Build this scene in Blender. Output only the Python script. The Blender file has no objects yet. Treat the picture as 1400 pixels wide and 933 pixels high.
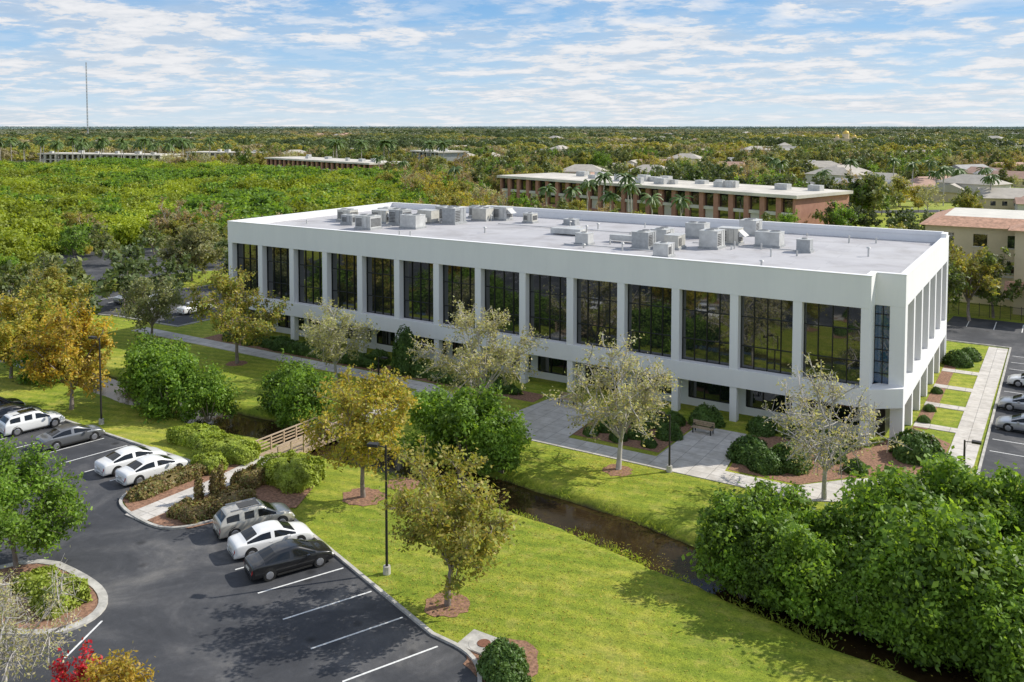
import bpy, math, random
import numpy as np
from mathutils import Vector
random.seed(7); rs=np.random.RandomState(7)
scene=bpy.context.scene
scene.view_settings.view_transform='Standard'
scene.view_settings.look='None'; scene.view_settings.exposure=0
COL=scene.collection

# ------------------------------------------------------------------ materials
def newmat(name):
    m=bpy.data.materials.new(name); m.use_nodes=True
    nt=m.node_tree; nt.nodes.clear()
    out=nt.nodes.new('ShaderNodeOutputMaterial')
    return m,nt,out
def ramp(nt,stops,fac=None):
    r=nt.nodes.new('ShaderNodeValToRGB'); e=r.color_ramp.elements
    while len(e)<len(stops): e.new(0.5)
    for i,(p,c) in enumerate(stops):
        e[i].position=p; e[i].color=(c[0],c[1],c[2],1)
    if fac is not None: nt.links.new(fac,r.inputs[0])
    return r.outputs[0]
def noise(nt,scale,detail=4,rough=.55,coord=None,dist=0):
    n=nt.nodes.new('ShaderNodeTexNoise'); n.inputs['Scale'].default_value=scale
    n.inputs['Detail'].default_value=detail; n.inputs['Roughness'].default_value=rough
    n.inputs['Distortion'].default_value=dist
    if coord is not None: nt.links.new(coord,n.inputs['Vector'])
    return n.outputs[0]
def mixc(nt,f,a,b,mode='MIX'):
    m=nt.nodes.new('ShaderNodeMix'); m.data_type='RGBA'; m.blend_type=mode
    if isinstance(f,(int,float)): m.inputs[0].default_value=f
    else: nt.links.new(f,m.inputs[0])
    for s,v in ((6,a),(7,b)):
        if isinstance(v,tuple): m.inputs[s].default_value=(v[0],v[1],v[2],1)
        else: nt.links.new(v,m.inputs[s])
    return m.outputs[2]
def mth(nt,op,a,b=None,c=None):
    m=nt.nodes.new('ShaderNodeMath'); m.operation=op
    for i,v in enumerate((a,b,c)):
        if v is None: continue
        if isinstance(v,(int,float)): m.inputs[i].default_value=v
        else: nt.links.new(v,m.inputs[i])
    return m.outputs[0]
def maprange(nt,v,a,b,c=0,d=1):
    m=nt.nodes.new('ShaderNodeMapRange')
    for i,x in enumerate((a,b,c,d)): m.inputs[i+1].default_value=x
    nt.links.new(v,m.inputs[0]); return m.outputs[0]
def pos(nt):
    return nt.nodes.new('ShaderNodeNewGeometry').outputs['Position']
def bump(nt,h,strength=.3,dist=.05):
    b=nt.nodes.new('ShaderNodeBump'); b.inputs['Strength'].default_value=strength
    b.inputs['Distance'].default_value=dist; nt.links.new(h,b.inputs['Height']); return b.outputs[0]
def principled(nt,out,col,rough=.7,spec=.5,metal=0,normal=None,coat=0,ior=None):
    p=nt.nodes.new('ShaderNodeBsdfPrincipled')
    if isinstance(col,tuple): p.inputs['Base Color'].default_value=(col[0],col[1],col[2],1)
    else: nt.links.new(col,p.inputs['Base Color'])
    if isinstance(rough,(int,float)): p.inputs['Roughness'].default_value=rough
    else: nt.links.new(rough,p.inputs['Roughness'])
    p.inputs['Metallic'].default_value=metal
    p.inputs['Specular IOR Level'].default_value=spec
    p.inputs['Coat Weight'].default_value=coat
    if ior: p.inputs['IOR'].default_value=ior
    if normal is not None: nt.links.new(normal,p.inputs['Normal'])
    nt.links.new(p.outputs[0],out.inputs[0]); return p
def simple(name,col,rough=.7,var=.12,scale=1.5,spec=.4,metal=0,bmp=0,bs=20,coat=0):
    m,nt,out=newmat(name); P=pos(nt)
    n=noise(nt,scale,6,.6,P)
    c=ramp(nt,[(.3,tuple(x*(1-var) for x in col)),(.7,tuple(min(1,x*(1+var)) for x in col))],n)
    nm=None
    if bmp: nm=bump(nt,noise(nt,bs,3,.6,P),bmp,.02)
    principled(nt,out,c,rough,spec,metal,nm,coat); return m
def leafmat(name,cols,trans=.4,nscale=.5,dark=.6):
    m,nt,out=newmat(name)
    g=nt.nodes.new('ShaderNodeNewGeometry'); oi=nt.nodes.new('ShaderNodeObjectInfo')
    n=len(cols)
    f=mth(nt,'ADD',mth(nt,'MULTIPLY',g.outputs['Random Per Island'],.6),mth(nt,'MULTIPLY',oi.outputs['Random'],.4))
    c=ramp(nt,[((i+.3)/n,cols[i]) for i in range(n)],f)
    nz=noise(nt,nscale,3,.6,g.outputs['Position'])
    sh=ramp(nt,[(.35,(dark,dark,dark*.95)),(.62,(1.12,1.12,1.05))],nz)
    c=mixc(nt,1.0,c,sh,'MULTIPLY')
    d=nt.nodes.new('ShaderNodeBsdfPrincipled'); d.inputs['Roughness'].default_value=.5
    d.inputs['Specular IOR Level'].default_value=.35
    nt.links.new(c,d.inputs['Base Color'])
    t=nt.nodes.new('ShaderNodeBsdfTranslucent')
    c2=mixc(nt,1.0,c,(1.5,1.4,.7),'MULTIPLY'); nt.links.new(c2,t.inputs[0])
    mx=nt.nodes.new('ShaderNodeMixShader'); mx.inputs[0].default_value=trans
    nt.links.new(d.outputs[0],mx.inputs[1]); nt.links.new(t.outputs[0],mx.inputs[2])
    nt.links.new(mx.outputs[0],out.inputs[0]); return m

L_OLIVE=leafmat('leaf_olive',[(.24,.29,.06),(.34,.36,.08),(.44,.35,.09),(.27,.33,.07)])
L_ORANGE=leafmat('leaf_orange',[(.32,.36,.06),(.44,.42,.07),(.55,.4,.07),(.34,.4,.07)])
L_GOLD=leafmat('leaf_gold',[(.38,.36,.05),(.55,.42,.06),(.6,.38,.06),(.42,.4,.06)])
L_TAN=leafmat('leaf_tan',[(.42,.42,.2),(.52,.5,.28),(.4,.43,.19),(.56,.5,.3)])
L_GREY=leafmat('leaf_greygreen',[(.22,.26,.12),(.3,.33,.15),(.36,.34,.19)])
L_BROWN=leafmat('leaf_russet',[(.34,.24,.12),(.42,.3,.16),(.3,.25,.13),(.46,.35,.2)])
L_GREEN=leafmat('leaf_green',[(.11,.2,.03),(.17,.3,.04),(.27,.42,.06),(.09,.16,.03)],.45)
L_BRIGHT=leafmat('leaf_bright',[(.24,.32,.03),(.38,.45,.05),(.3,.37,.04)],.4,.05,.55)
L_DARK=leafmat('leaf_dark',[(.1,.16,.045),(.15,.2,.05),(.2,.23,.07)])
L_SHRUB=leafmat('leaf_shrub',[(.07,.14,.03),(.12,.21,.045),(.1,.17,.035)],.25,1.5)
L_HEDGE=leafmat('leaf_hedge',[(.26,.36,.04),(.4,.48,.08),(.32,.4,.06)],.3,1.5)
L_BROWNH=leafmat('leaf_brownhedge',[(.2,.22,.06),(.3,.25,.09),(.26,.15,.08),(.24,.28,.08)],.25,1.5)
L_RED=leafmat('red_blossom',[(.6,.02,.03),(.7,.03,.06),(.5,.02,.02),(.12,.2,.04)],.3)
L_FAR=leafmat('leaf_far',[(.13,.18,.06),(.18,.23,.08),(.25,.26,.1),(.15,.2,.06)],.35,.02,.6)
L_FARO=leafmat('leaf_far_brown',[(.3,.27,.14),(.38,.33,.19),(.34,.3,.17)],.3,.02,.65)
L_FARD=leafmat('leaf_far_dark',[(.08,.12,.045),(.12,.16,.06),(.1,.14,.05)],.3,.02,.6)
L_HAZE=leafmat('leaf_haze',[(.17,.22,.14),(.22,.26,.16),(.3,.3,.21)],.25,.004,.6)  # far belts: distance haze painted into the leaf colour
L_HAZE2=leafmat('leaf_haze2',[(.2,.28,.29),(.23,.3,.3)],.1,.001,.8)  # farthest belt: bluer distance haze painted into the leaf colour
L_PALM=leafmat('leaf_palm',[(.09,.16,.04),(.14,.21,.06)],.2)
BARK=simple('bark',(.24,.2,.17),.9,.3,3,bmp=.5)
BARKL=simple('bark_light',(.44,.41,.38),.9,.25,3,bmp=.4)

def ground_mat():
    m,nt,out=newmat('ground_grass'); P=pos(nt)
    big=noise(nt,.1,5,.65,P,.5); mid=noise(nt,.8,6,.7,P,.6); fine=noise(nt,9,6,.8,P); fine2=noise(nt,2.6,5,.75,P)
    c=ramp(nt,[(.3,(.16,.235,.03)),(.46,(.26,.33,.035)),(.58,(.41,.42,.06)),(.7,(.52,.46,.13))],big)
    c2=ramp(nt,[(.3,(.14,.2,.025)),(.5,(.28,.35,.04)),(.66,(.5,.45,.12))],mid)
    c=mixc(nt,.5,c,c2)
    c=mixc(nt,.85,c,ramp(nt,[(.3,(.55,.6,.55)),(.5,(1,1,1)),(.7,(1.3,1.22,1.15))],fine2),'MULTIPLY')
    f=ramp(nt,[(.25,(.35,.38,.35)),(.5,(1,1,1)),(.75,(1.55,1.45,1.35))],fine)
    c=mixc(nt,.95,c,f,'MULTIPLY')
    mp=nt.nodes.new('ShaderNodeMapping'); mp.inputs['Rotation'].default_value=(0,0,math.radians(75)); nt.links.new(P,mp.inputs[0])
    w=nt.nodes.new('ShaderNodeTexWave'); w.inputs['Scale'].default_value=.26; w.inputs['Distortion'].default_value=1.0; w.inputs['Detail Scale'].default_value=.3
    nt.links.new(mp.outputs[0],w.inputs[0])
    c=mixc(nt,.5,c,ramp(nt,[(.3,(.76,.84,.8)),(.7,(1.16,1.1,1.0))],w.outputs[0]),'MULTIPLY')
    sx=nt.nodes.new('ShaderNodeSeparateXYZ'); nt.links.new(P,sx.inputs[0])
    zb=mth(nt,'ADD',sx.outputs[2],mth(nt,'MULTIPLY',mid,.5))
    soil=ramp(nt,[(.3,(.05,.04,.02)),(.7,(.14,.11,.06))],fine)
    c=mixc(nt,maprange(nt,zb,-.15,-.4),c,soil)
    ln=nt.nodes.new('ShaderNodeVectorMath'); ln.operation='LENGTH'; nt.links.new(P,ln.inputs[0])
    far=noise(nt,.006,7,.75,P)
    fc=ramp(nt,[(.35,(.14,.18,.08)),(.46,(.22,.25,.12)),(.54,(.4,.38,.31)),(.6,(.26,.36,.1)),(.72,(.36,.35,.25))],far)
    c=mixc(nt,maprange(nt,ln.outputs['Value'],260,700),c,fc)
    c=mixc(nt,maprange(nt,ln.outputs['Value'],2500,7000),c,(.16,.26,.32))  # distance haze painted into the ground colour, blue-grey towards the horizon
    nb=bump(nt,noise(nt,14,4,.8,P),1.0,.08)
    principled(nt,out,c,.85,.15,0,nb); return m
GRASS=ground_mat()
def asphalt():
    m,nt,out=newmat('asphalt'); P=pos(nt)
    a=noise(nt,.2,6,.65,P,.6); b=noise(nt,30,3,.7,P); c1=noise(nt,1.2,5,.7,P,1)
    c=ramp(nt,[(.3,(.04,.042,.048)),(.48,(.058,.06,.066)),(.58,(.09,.09,.094)),(.7,(.15,.145,.14))],a)
    c=mixc(nt,.6,c,ramp(nt,[(.3,(.6,.6,.6)),(.7,(1.45,1.45,1.45))],b),'MULTIPLY')
    c=mixc(nt,.55,c,ramp(nt,[(.35,(.75,.75,.75)),(.6,(1.1,1.1,1.1)),(.78,(1.8,1.75,1.7))],c1),'MULTIPLY')
    vo=nt.nodes.new('ShaderNodeTexVoronoi'); vo.inputs['Scale'].default_value=.42; nt.links.new(P,vo.inputs['Vector'])
    c=mixc(nt,1.0,c,ramp(nt,[(.06,(.5,.5,.5)),(.16,(1,1,1))],vo.outputs['Distance']),'MULTIPLY')
    principled(nt,out,c,.8,.35,0,bump(nt,b,.4,.01)); return m
ASPH=asphalt()
def concrete(name,col,size=1.5):
    m,nt,out=newmat(name); P=pos(nt)
    b=nt.nodes.new('ShaderNodeTexBrick'); b.offset=0; b.inputs['Scale'].default_value=1
    b.inputs['Brick Width'].default_value=size; b.inputs['Row Height'].default_value=size
    b.inputs['Mortar Size'].default_value=.022; b.inputs['Color1'].default_value=(*[x*.9 for x in col],1)
    b.inputs['Color2'].default_value=(*[x*1.06 for x in col],1); b.inputs['Mortar'].default_value=(*[x*.5 for x in col],1)
    nt.links.new(P,b.inputs[0])
    n=noise(nt,1.1,6,.7,P)
    c=mixc(nt,.8,b.outputs[0],ramp(nt,[(.3,(.68,.66,.62)),(.6,(1.05,1.05,1.05))],n),'MULTIPLY')
    principled(nt,out,c,.8,.3,0,bump(nt,noise(nt,25,3,.6,P),.2,.01)); return m
CONC=concrete('concrete_walk',(.6,.565,.52))
KERB=simple('kerb_concrete',(.46,.44,.4),.85,.3,2,bmp=.3)
LINE=simple('line_paint',(.74,.74,.72),.6,.25,6)
MULCH=simple('mulch',(.27,.15,.095),.95,.55,6,bmp=1,bs=16)
def stucco():
    m,nt,out=newmat('white_stucco'); P=pos(nt)
    mp=nt.nodes.new('ShaderNodeMapping'); mp.inputs['Scale'].default_value=(1,1,.12); nt.links.new(P,mp.inputs[0])
    st=noise(nt,.8,6,.7,mp.outputs[0]); n=noise(nt,.25,4,.6,P)
    c=ramp(nt,[(.25,(.79,.785,.79)),(.6,(.83,.825,.825))],st)
    c=mixc(nt,.35,c,ramp(nt,[(.3,(.92,.92,.92)),(.7,(1.03,1.03,1.03))],n),'MULTIPLY')
    principled(nt,out,c,.85,.25,0,bump(nt,noise(nt,40,3,.6,P),.15,.01)); return m
WALL=stucco()
def roofm():
    m,nt,out=newmat('roof_membrane'); P=pos(nt)
    b=nt.nodes.new('ShaderNodeTexBrick'); b.offset=.3; b.inputs['Scale'].default_value=1
    b.inputs['Brick Width'].default_value=9; b.inputs['Row Height'].default_value=2.2
    b.inputs['Mortar Size'].default_value=.03; b.inputs['Color1'].default_value=(.44,.43,.44,1)
    b.inputs['Color2'].default_value=(.48,.47,.475,1); b.inputs['Mortar'].default_value=(.38,.38,.38,1)
    nt.links.new(P,b.inputs[0])
    n=noise(nt,.25,7,.65,P,.6)
    c=mixc(nt,.9,b.outputs[0],ramp(nt,[(.3,(.74,.72,.7)),(.5,(1,1,1)),(.7,(1.1,1.1,1.1))],n),'MULTIPLY')
    principled(nt,out,c,.7,.3); return m
ROOF=roofm()
def glassm(name,col=(.008,.012,.014),ior=1.75):
    m,nt,out=newmat(name); P=pos(nt)
    nb=bump(nt,noise(nt,.5,2,.5,P),.06,.05)
    principled(nt,out,col,.03,.5,0,nb,0,ior); return m
GLASS=glassm('dark_glass',(.01,.014,.015),2.35); GLASSB=glassm('blue_glass',(.02,.07,.14),2.2)
FRAME=simple('bronze_frame',(.018,.018,.02),.4,.1)
METAL=simple('hvac_metal',(.52,.52,.5),.5,.2,1.2,.5,.1)
METALD=simple('hvac_grey',(.36,.37,.37),.55,.2,3,.5,.1)
METALT=simple('hvac_tan',(.56,.54,.48),.55,.15,2,.5,.1)
LOUV=simple('louvre_dark',(.09,.09,.09),.6,.2,5)
DARKM=simple('dark_metal',(.03,.028,.025),.5,.2,5)
WOOD=simple('timber',(.42,.32,.22),.8,.25,6,bmp=.3)
def brickm():
    m,nt,out=newmat('red_brick'); P=pos(nt)
    n=noise(nt,.6,6,.7,P); c=ramp(nt,[(.3,(.38,.19,.14)),(.7,(.5,.27,.2))],n)
    principled(nt,out,c,.85,.2); return m
BRICK=brickm()
ROOFW=simple('pale_roof',(.6,.56,.49),.8,.25,.15)
TANW=simple('tan_stucco',(.62,.52,.34),.85,.1,.4)
TILE=simple('orange_tile',(.52,.3,.2),.8,.35,2)
CREAM=simple('cream',(.62,.59,.52),.8,.1,.5)
GOLD=simple('gold_dome',(.7,.48,.1),.4,.1,1,.5,.3)
def waterm():
    m,nt,out=newmat('creek_water'); P=pos(nt)
    c=ramp(nt,[(.3,(.02,.013,.006)),(.6,(.04,.026,.011)),(.75,(.075,.055,.02))],noise(nt,.9,6,.7,P))
    principled(nt,out,c,.05,.35,0,bump(nt,noise(nt,3,3,.6,P),.1,.02),0,1.33); return m
WATER=waterm()

# ------------------------------------------------------------------ mesh helpers
def obj(name,me,parent=None,mats=()):
    for m in mats: me.materials.append(m)
    o=bpy.data.objects.new(name,me); COL.objects.link(o)
    if parent: o.parent=parent
    return o
def empty(name,loc=(0,0,0),rz=0,parent=None):
    o=bpy.data.objects.new(name,None); COL.objects.link(o); o.location=loc; o.rotation_euler=(0,0,rz)
    o.empty_display_size=.5
    if parent: o.parent=parent
    return o
def quads_mesh(name,V,F,mi=None,smooth=False):
    V=np.asarray(V,dtype=np.float32); F=np.asarray(F,dtype=np.int32)
    me=bpy.data.meshes.new(name); n=len(F)
    me.vertices.add(len(V)); me.vertices.foreach_set('co',V.ravel())
    me.loops.add(n*4); me.loops.foreach_set('vertex_index',F.ravel())
    me.polygons.add(n); me.polygons.foreach_set('loop_start',np.arange(0,4*n,4,dtype=np.int32))
    if mi is not None: me.polygons.foreach_set('material_index',np.asarray(mi,dtype=np.int32))
    if smooth: me.polygons.foreach_set('use_smooth',np.ones(n,dtype=bool))
    me.update(calc_edges=True); return me
class MB:
    def __init__(s): s.v=[];s.f=[];s.m=[]
    def add(s,vs,fs,m=0):
        b=len(s.v); s.v+=[tuple(v) for v in vs]
        for f in fs: s.f.append(tuple(b+i for i in f)); s.m.append(m)
    def box(s,x0,x1,y0,y1,z0,z1,m=0):
        s.add([(x0,y0,z0),(x1,y0,z0),(x1,y1,z0),(x0,y1,z0),(x0,y0,z1),(x1,y0,z1),(x1,y1,z1),(x0,y1,z1)],
              [(3,2,1,0),(4,5,6,7),(0,1,5,4),(1,2,6,5),(2,3,7,6),(3,0,4,7)],m)
    def cyl(s,p0,p1,r0,r1,n=8,m=0,caps=True):
        p0=Vector(p0);p1=Vector(p1);d=(p1-p0).normalized()
        a=d.orthogonal().normalized();b=d.cross(a)
        vs=[];
        for p,r in((p0,r0),(p1,r1)):
            for i in range(n):
                t=2*math.pi*i/n; vs.append(p+a*(r*math.cos(t))+b*(r*math.sin(t)))
        fs=[(i,(i+1)%n,n+(i+1)%n,n+i) for i in range(n)]
        if caps: fs+=[tuple(reversed(range(n))),tuple(range(n,2*n))]
        s.add(vs,fs,m)
    def prism(s,pts,z0,z1,m=0):
        n=len(pts)
        s.add([(x,y,z0) for x,y in pts]+[(x,y,z1) for x,y in pts],
              [tuple(reversed(range(n))),tuple(range(n,2*n))]+[(i,(i+1)%n,n+(i+1)%n,n+i) for i in range(n)],m)
    def make(s,name,mats,parent=None,bevel=0,smooth=False):
        me=bpy.data.meshes.new(name); me.from_pydata(s.v,[],s.f)
        me.polygons.foreach_set('material_index',s.m)
        if smooth: me.polygons.foreach_set('use_smooth',[True]*len(s.f))
        me.update(); o=obj(name,me,parent,mats)
        if bevel:
            b=o.modifiers.new('b','BEVEL'); b.width=bevel; b.segments=2; b.limit_method='ANGLE'
        return o
def sheet(name,pts,z,mat,parent=None):
    me=bpy.data.meshes.new(name); me.from_pydata([(x,y,z) for x,y in pts],[],[tuple(range(len(pts)))]); me.update()
    if me.polygons[0].normal.z<0: me.flip_normals()
    return obj(name,me,parent,[mat])
def chaikin(pts,n=2,closed=False):
    for _ in range(n):
        q=[];N=len(pts)
        if not closed: q.append(pts[0])
        for i in range(N if closed else N-1):
            a=pts[i];b=pts[(i+1)%N]
            q.append((a[0]*.75+b[0]*.25,a[1]*.75+b[1]*.25)); q.append((a[0]*.25+b[0]*.75,a[1]*.25+b[1]*.75))
        if not closed: q.append(pts[-1])
        pts=q
    return pts
def ribbon(name,pts,w,z0,z1,mat,closed=False,parent=None):
    P=[Vector((x,y)) for x,y in pts];N=len(P);vs=[];fs=[]
    for i in range(N):
        if closed: a=P[i-1];b=P[(i+1)%N]
        else: a=P[max(i-1,0)];b=P[min(i+1,N-1)]
        d1=(P[i]-a); d2=(b-P[i])
        d1=d1.normalized() if d1.length>1e-6 else d2.normalized(); d2=d2.normalized() if d2.length>1e-6 else d1
        t=(d1+d2).normalized(); n=Vector((-t.y,t.x)); k=1/max(.5,abs(n.dot(Vector((-d1.y,d1.x)))))
        for s in(-1,1):
            q=P[i]+n*(s*w/2*k)
            vs+=[(q.x,q.y,z0),(q.x,q.y,z1)]
    for i in range(N if closed else N-1):
        a=4*i;b=4*((i+1)%N)
        fs+=[(a+1,b+1,b+3,a+3),(a,b,b+1,a+1),(a+3,b+3,b+2,a+2)]
    if not closed: fs+=[(0,1,3,2),(4*N-4,4*N-2,4*N-1,4*N-3)]
    me=bpy.data.meshes.new(name); me.from_pydata(vs,[],fs); me.update()
    return obj(name,me,parent,[mat])

# ------------------------------------------------------------------ foliage helpers
def leaves(C,Nn,size,rng,asp=.55):
    n=len(C); Nn=Nn/np.maximum(np.linalg.norm(Nn,axis=1,keepdims=True),1e-6)
    r=rng.normal(size=(n,3)); a=np.cross(Nn,r); a/=np.maximum(np.linalg.norm(a,axis=1,keepdims=True),1e-6)
    b=np.cross(Nn,a); s=size*(.6+.8*rng.rand(n,1))
    V=np.stack([C-a*s,C-b*s*asp+a*s*.1,C+a*s,C+b*s*asp+a*s*.1],1).reshape(-1,3)
    F=np.arange(4*n).reshape(-1,4); return V,F
def tube(p0,p1,r0,r1,n=5):
    d=p1-p0; d=d/max(np.linalg.norm(d),1e-6); a=np.cross(d,[.3,.9,.2]); a/=np.linalg.norm(a); b=np.cross(d,a)
    t=np.arange(n)*2*np.pi/n; ring=np.cos(t)[:,None]*a+np.sin(t)[:,None]*b
    V=np.vstack([p0+ring*r0,p1+ring*r1]); i=np.arange(n); j=(i+1)%n
    return V,np.stack([i,j,j+n,i+n],1)
class QM:
    def __init__(s): s.V=[];s.F=[];s.M=[];s.n=0
    def add(s,V,F,m):
        s.V.append(V);s.F.append(F+s.n);s.M.append(np.full(len(F),m));s.n+=len(V)
    def mesh(s,name,mats):
        me=quads_mesh(name,np.vstack(s.V),np.vstack(s.F),np.concatenate(s.M))
        for m in mats: me.materials.append(m)
        return me
def tree_mesh(name,h,R,seed,lm,bm,nl=24,ls=.11,limbs=10,subs=8,twigs=7,th=.25,tw=.95,zc=.58,sp=.2,tk=1.0):
    rng=np.random.RandomState(seed); q=QM(); C=[];D=[]
    base=np.array([0,0,-.1]); top=np.array([rng.normal()*.02*h,rng.normal()*.02*h,th*h])
    mid=(base+top)/2+np.array([rng.normal()*.05,rng.normal()*.05,0])
    q.add(*tube(base,mid,.024*h,.018*h,8),1); q.add(*tube(mid,top,.018*h,.016*h,8),1)
    cc=np.array([0,0,zc*h]); az0=rng.rand()*6
    for i in range(limbs):
        el=math.radians(rng.uniform(-2,38) if i<limbs*.55 else rng.uniform(42,86))
        az=az0+i*2.4+rng.normal()*.2
        k=rng.uniform(.66,.86)
        end=cc+np.array([math.cos(az)*math.cos(el)*R*k,math.sin(az)*math.cos(el)*R*k,math.sin(el)*(1-zc)*h*k-(.06*h if el<.4 else 0)])
        st=top+np.array([0,0,rng.uniform(-.05,.02)*h]); ctl=(st+end)/2+np.array([0,0,.06*h])*rng.uniform(-.3,1.0)
        ts=np.linspace(0,1,6); pts=[(1-t)**2*st+2*t*(1-t)*ctl+t*t*end for t in ts]
        for a in range(5): q.add(*tube(pts[a],pts[a+1],.0105*h*(1-a/6),.0105*h*(1-(a+1)/6),5),1)
        for j in range(subs):
            t=rng.uniform(.35,1); s0=(1-t)**2*st+2*t*(1-t)*ctl+t*t*end
            o=(s0-cc); o/=max(np.linalg.norm(o),.3)
            d=o*.55+rng.normal(size=3)*.55+np.array([0,0,.2]); d/=np.linalg.norm(d)
            L=R*rng.uniform(.22,.42); s1=s0+d*L*.5+rng.normal(size=3)*.08; s2=s0+d*L+rng.normal(size=3)*.12
            q.add(*tube(s0,s1,.004*h*tk,.003*h*tk,4),1); q.add(*tube(s1,s2,.003*h*tk,.002*h*tk,4),1)
            for k2 in range(twigs):
                t2=rng.uniform(.1,1); w0=s0+(s2-s0)*t2; d2=d*.4+rng.normal(size=3)*.75+np.array([0,0,.15]); d2/=np.linalg.norm(d2)
                w1=w0+d2*tw*rng.uniform(.5,1.2); q.add(*tube(w0,w1,.0017*h*tk,.0007*h*tk,3),1)
                n=max(1,int(nl*rng.uniform(.3,1.6))); tt=rng.uniform(.1,1.05,(n,1))
                c=w0+(w1-w0)*tt+rng.normal(size=(n,3))*sp*tw; C.append(c); D.append(np.tile(d2,(n,1)))
    C=np.vstack(C); D=np.vstack(D); out=(C-cc)
    Nn=out/np.maximum(np.linalg.norm(out,axis=1,keepdims=True),.1)*.4+np.array([0,0,.5])+rng.normal(size=C.shape)*.7
    q.add(*leaves(C,Nn,ls,rng),0); return q.mesh(name,[lm,bm])
def bush_mesh(name,R,h,seed,lm,n=5000,ls=.16,lumps=28,bm=None,flat=1.0,lr=.3,z0=0,stem=True):
    rng=np.random.RandomState(seed); q=QM(); C=[];N=[]
    for i in range(lumps):
        az=rng.rand()*6.283; u=rng.rand()**.5; el=rng.uniform(-.1,1.0)
        c=np.array([math.cos(az)*R*.78*u*math.cos(el*.9),math.sin(az)*R*.78*u*math.cos(el*.9),z0+(h-z0)*(.18+.66*math.sin(max(0,el)*1.4)*rng.uniform(.65,1.15))])
        r=R*lr*rng.uniform(.5,1.3); m=n//lumps
        d=rng.normal(size=(m,3)); d/=np.linalg.norm(d,axis=1,keepdims=True)
        st_=np.array([rng.uniform(.8,1.3),rng.uniform(.8,1.3),rng.uniform(.7,1.25)*flat])
        rr=r*(.5+.4*rng.rand(m,1)+.35*rng.rand(m,1)**4*2); p=c+d*rr*st_; p[:,2]=np.abs(p[:,2])
        C.append(p); N.append(d*.6+np.array([0,0,.4])+rng.normal(size=(m,3))*.6)
    C=np.vstack(C);N=np.vstack(N); q.add(*leaves(C,N,ls,rng,.55),0)
    if stem:
        for i in range(6):
            a=rng.rand()*6.28; e=np.array([math.cos(a)*R*.5,math.sin(a)*R*.5,h*.6])
            q.add(*tube(np.array([math.cos(a)*.2,math.sin(a)*.2,-.1]),e,.05*h/3,.02,4),1)
    return q.mesh(name,[lm,bm or BARK])
def dense_shrub(name,rx,ry,h,seed,lm,n=3000,ls=.07,boxy=.0):
    rng=np.random.RandomState(seed); q=QM()
    nu,nv=20,10
    def surf(u,v,k=1):
        cu,su=np.cos(u),np.sin(u); p=1-.75*boxy
        X=np.sign(cu)*np.abs(cu)**p; Y=np.sign(su)*np.abs(su)**p
        cv,sv=np.cos(v),np.sin(v); r=np.abs(cv)**(1-.8*boxy if boxy else 1)
        wob=1+.07*np.sin(3*u+seed)+.06*np.sin(5*u+2*v+seed*2)+.05*np.sin(7*v+9*u)
        return np.stack([X*r*rx*k*wob,Y*r*ry*k*wob,h*k*(np.abs(sv)**(1-.6*boxy))*np.sign(sv)*wob],-1)
    U=np.linspace(0,2*np.pi,nu+1)[:-1]; Vv=np.linspace(0,np.pi/2-.02,nv)
    g=surf(U[None,:].repeat(nv,0),Vv[:,None].repeat(nu,1),.88).reshape(-1,3)
    F=[(i*nu+j,i*nu+(j+1)%nu,(i+1)*nu+(j+1)%nu,(i+1)*nu+j) for i in range(nv-1) for j in range(nu)]
    q.add(g,np.array(F),0)
    u=rng.rand(n)*6.283; v=np.arcsin(rng.rand(n))
    p=surf(u,v,1)+rng.normal(size=(n,3))*.05; p[:,2]=np.maximum(p[:,2],.02)
    nn=p/np.array([rx*rx,ry*ry,h*h]); nn/=np.linalg.norm(nn,axis=1,keepdims=True)
    q.add(*leaves(p,nn+rng.normal(size=(n,3))*.6,ls,rng,.7),0)
    return q.mesh(name,[lm])
def place(name,me,x,y,z=0,rz=0,s=1):
    o=bpy.data.objects.new(name,me); COL.objects.link(o); o.location=(x,y,z); o.rotation_euler=(0,0,rz); o.scale=(s,s,s); return o
def instancer(name,me,P,S,parent,seed=0):
    rng=np.random.RandomState(seed); P=np.asarray(P,dtype=float); n=len(P)
    if n==0: return
    if P.shape[1]==2: P=np.hstack([P,np.zeros((n,1))])
    a=rng.rand(n)*6.283; S=np.asarray(S)*np.ones(n)
    V=np.zeros((n,4,3))
    for k in range(4):
        t=a+k*math.pi/2+math.pi/4
        V[:,k,0]=P[:,0]+np.cos(t)*S*.70711; V[:,k,1]=P[:,1]+np.sin(t)*S*.70711; V[:,k,2]=P[:,2]
    me2=quads_mesh(name+'_points',V.reshape(-1,3),np.arange(4*n).reshape(-1,4))
    io=obj(name+'_scatter',me2,parent); io.instance_type='FACES'; io.use_instance_faces_scale=True
    io.show_instancer_for_render=False; io.show_instancer_for_viewport=False
    c=obj(name,me,io); return c

# ------------------------------------------------------------------ terrain
CR=[(-400,58),(-110,53),(-80,51),(-62,50.1),(-50,50.6),(-36,50.3),(-27,49.7),(-23,49.1),(-15.5,47.2),(-11,46.2),(0,44),(15,41),(400,30)]
crx=np.array([p[0] for p in CR]);cry=np.array([p[1] for p in CR])
def creek(x): return np.interp(x,crx,cry)
def axis(a,b,st,ext):
    c=list(np.arange(a,b+1e-6,st)); s=st;v=b;up=[]
    while v<ext: s*=1.35; v+=s; up.append(v)
    s=st;v=a;dn=[]
    while v>-ext: s*=1.35; v-=s; dn.append(v)
    return np.array(dn[::-1]+c+up)
X=axis(-110,20,.6,9500);Y=axis(26,66,.3,9500)
gx,gy=np.meshgrid(X,Y)
d=np.abs(gy-creek(gx)); wob=.18*np.sin(gx*.5)+.1*np.sin(gx*1.3+1)+.06*np.sin(gx*5.1)
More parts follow.
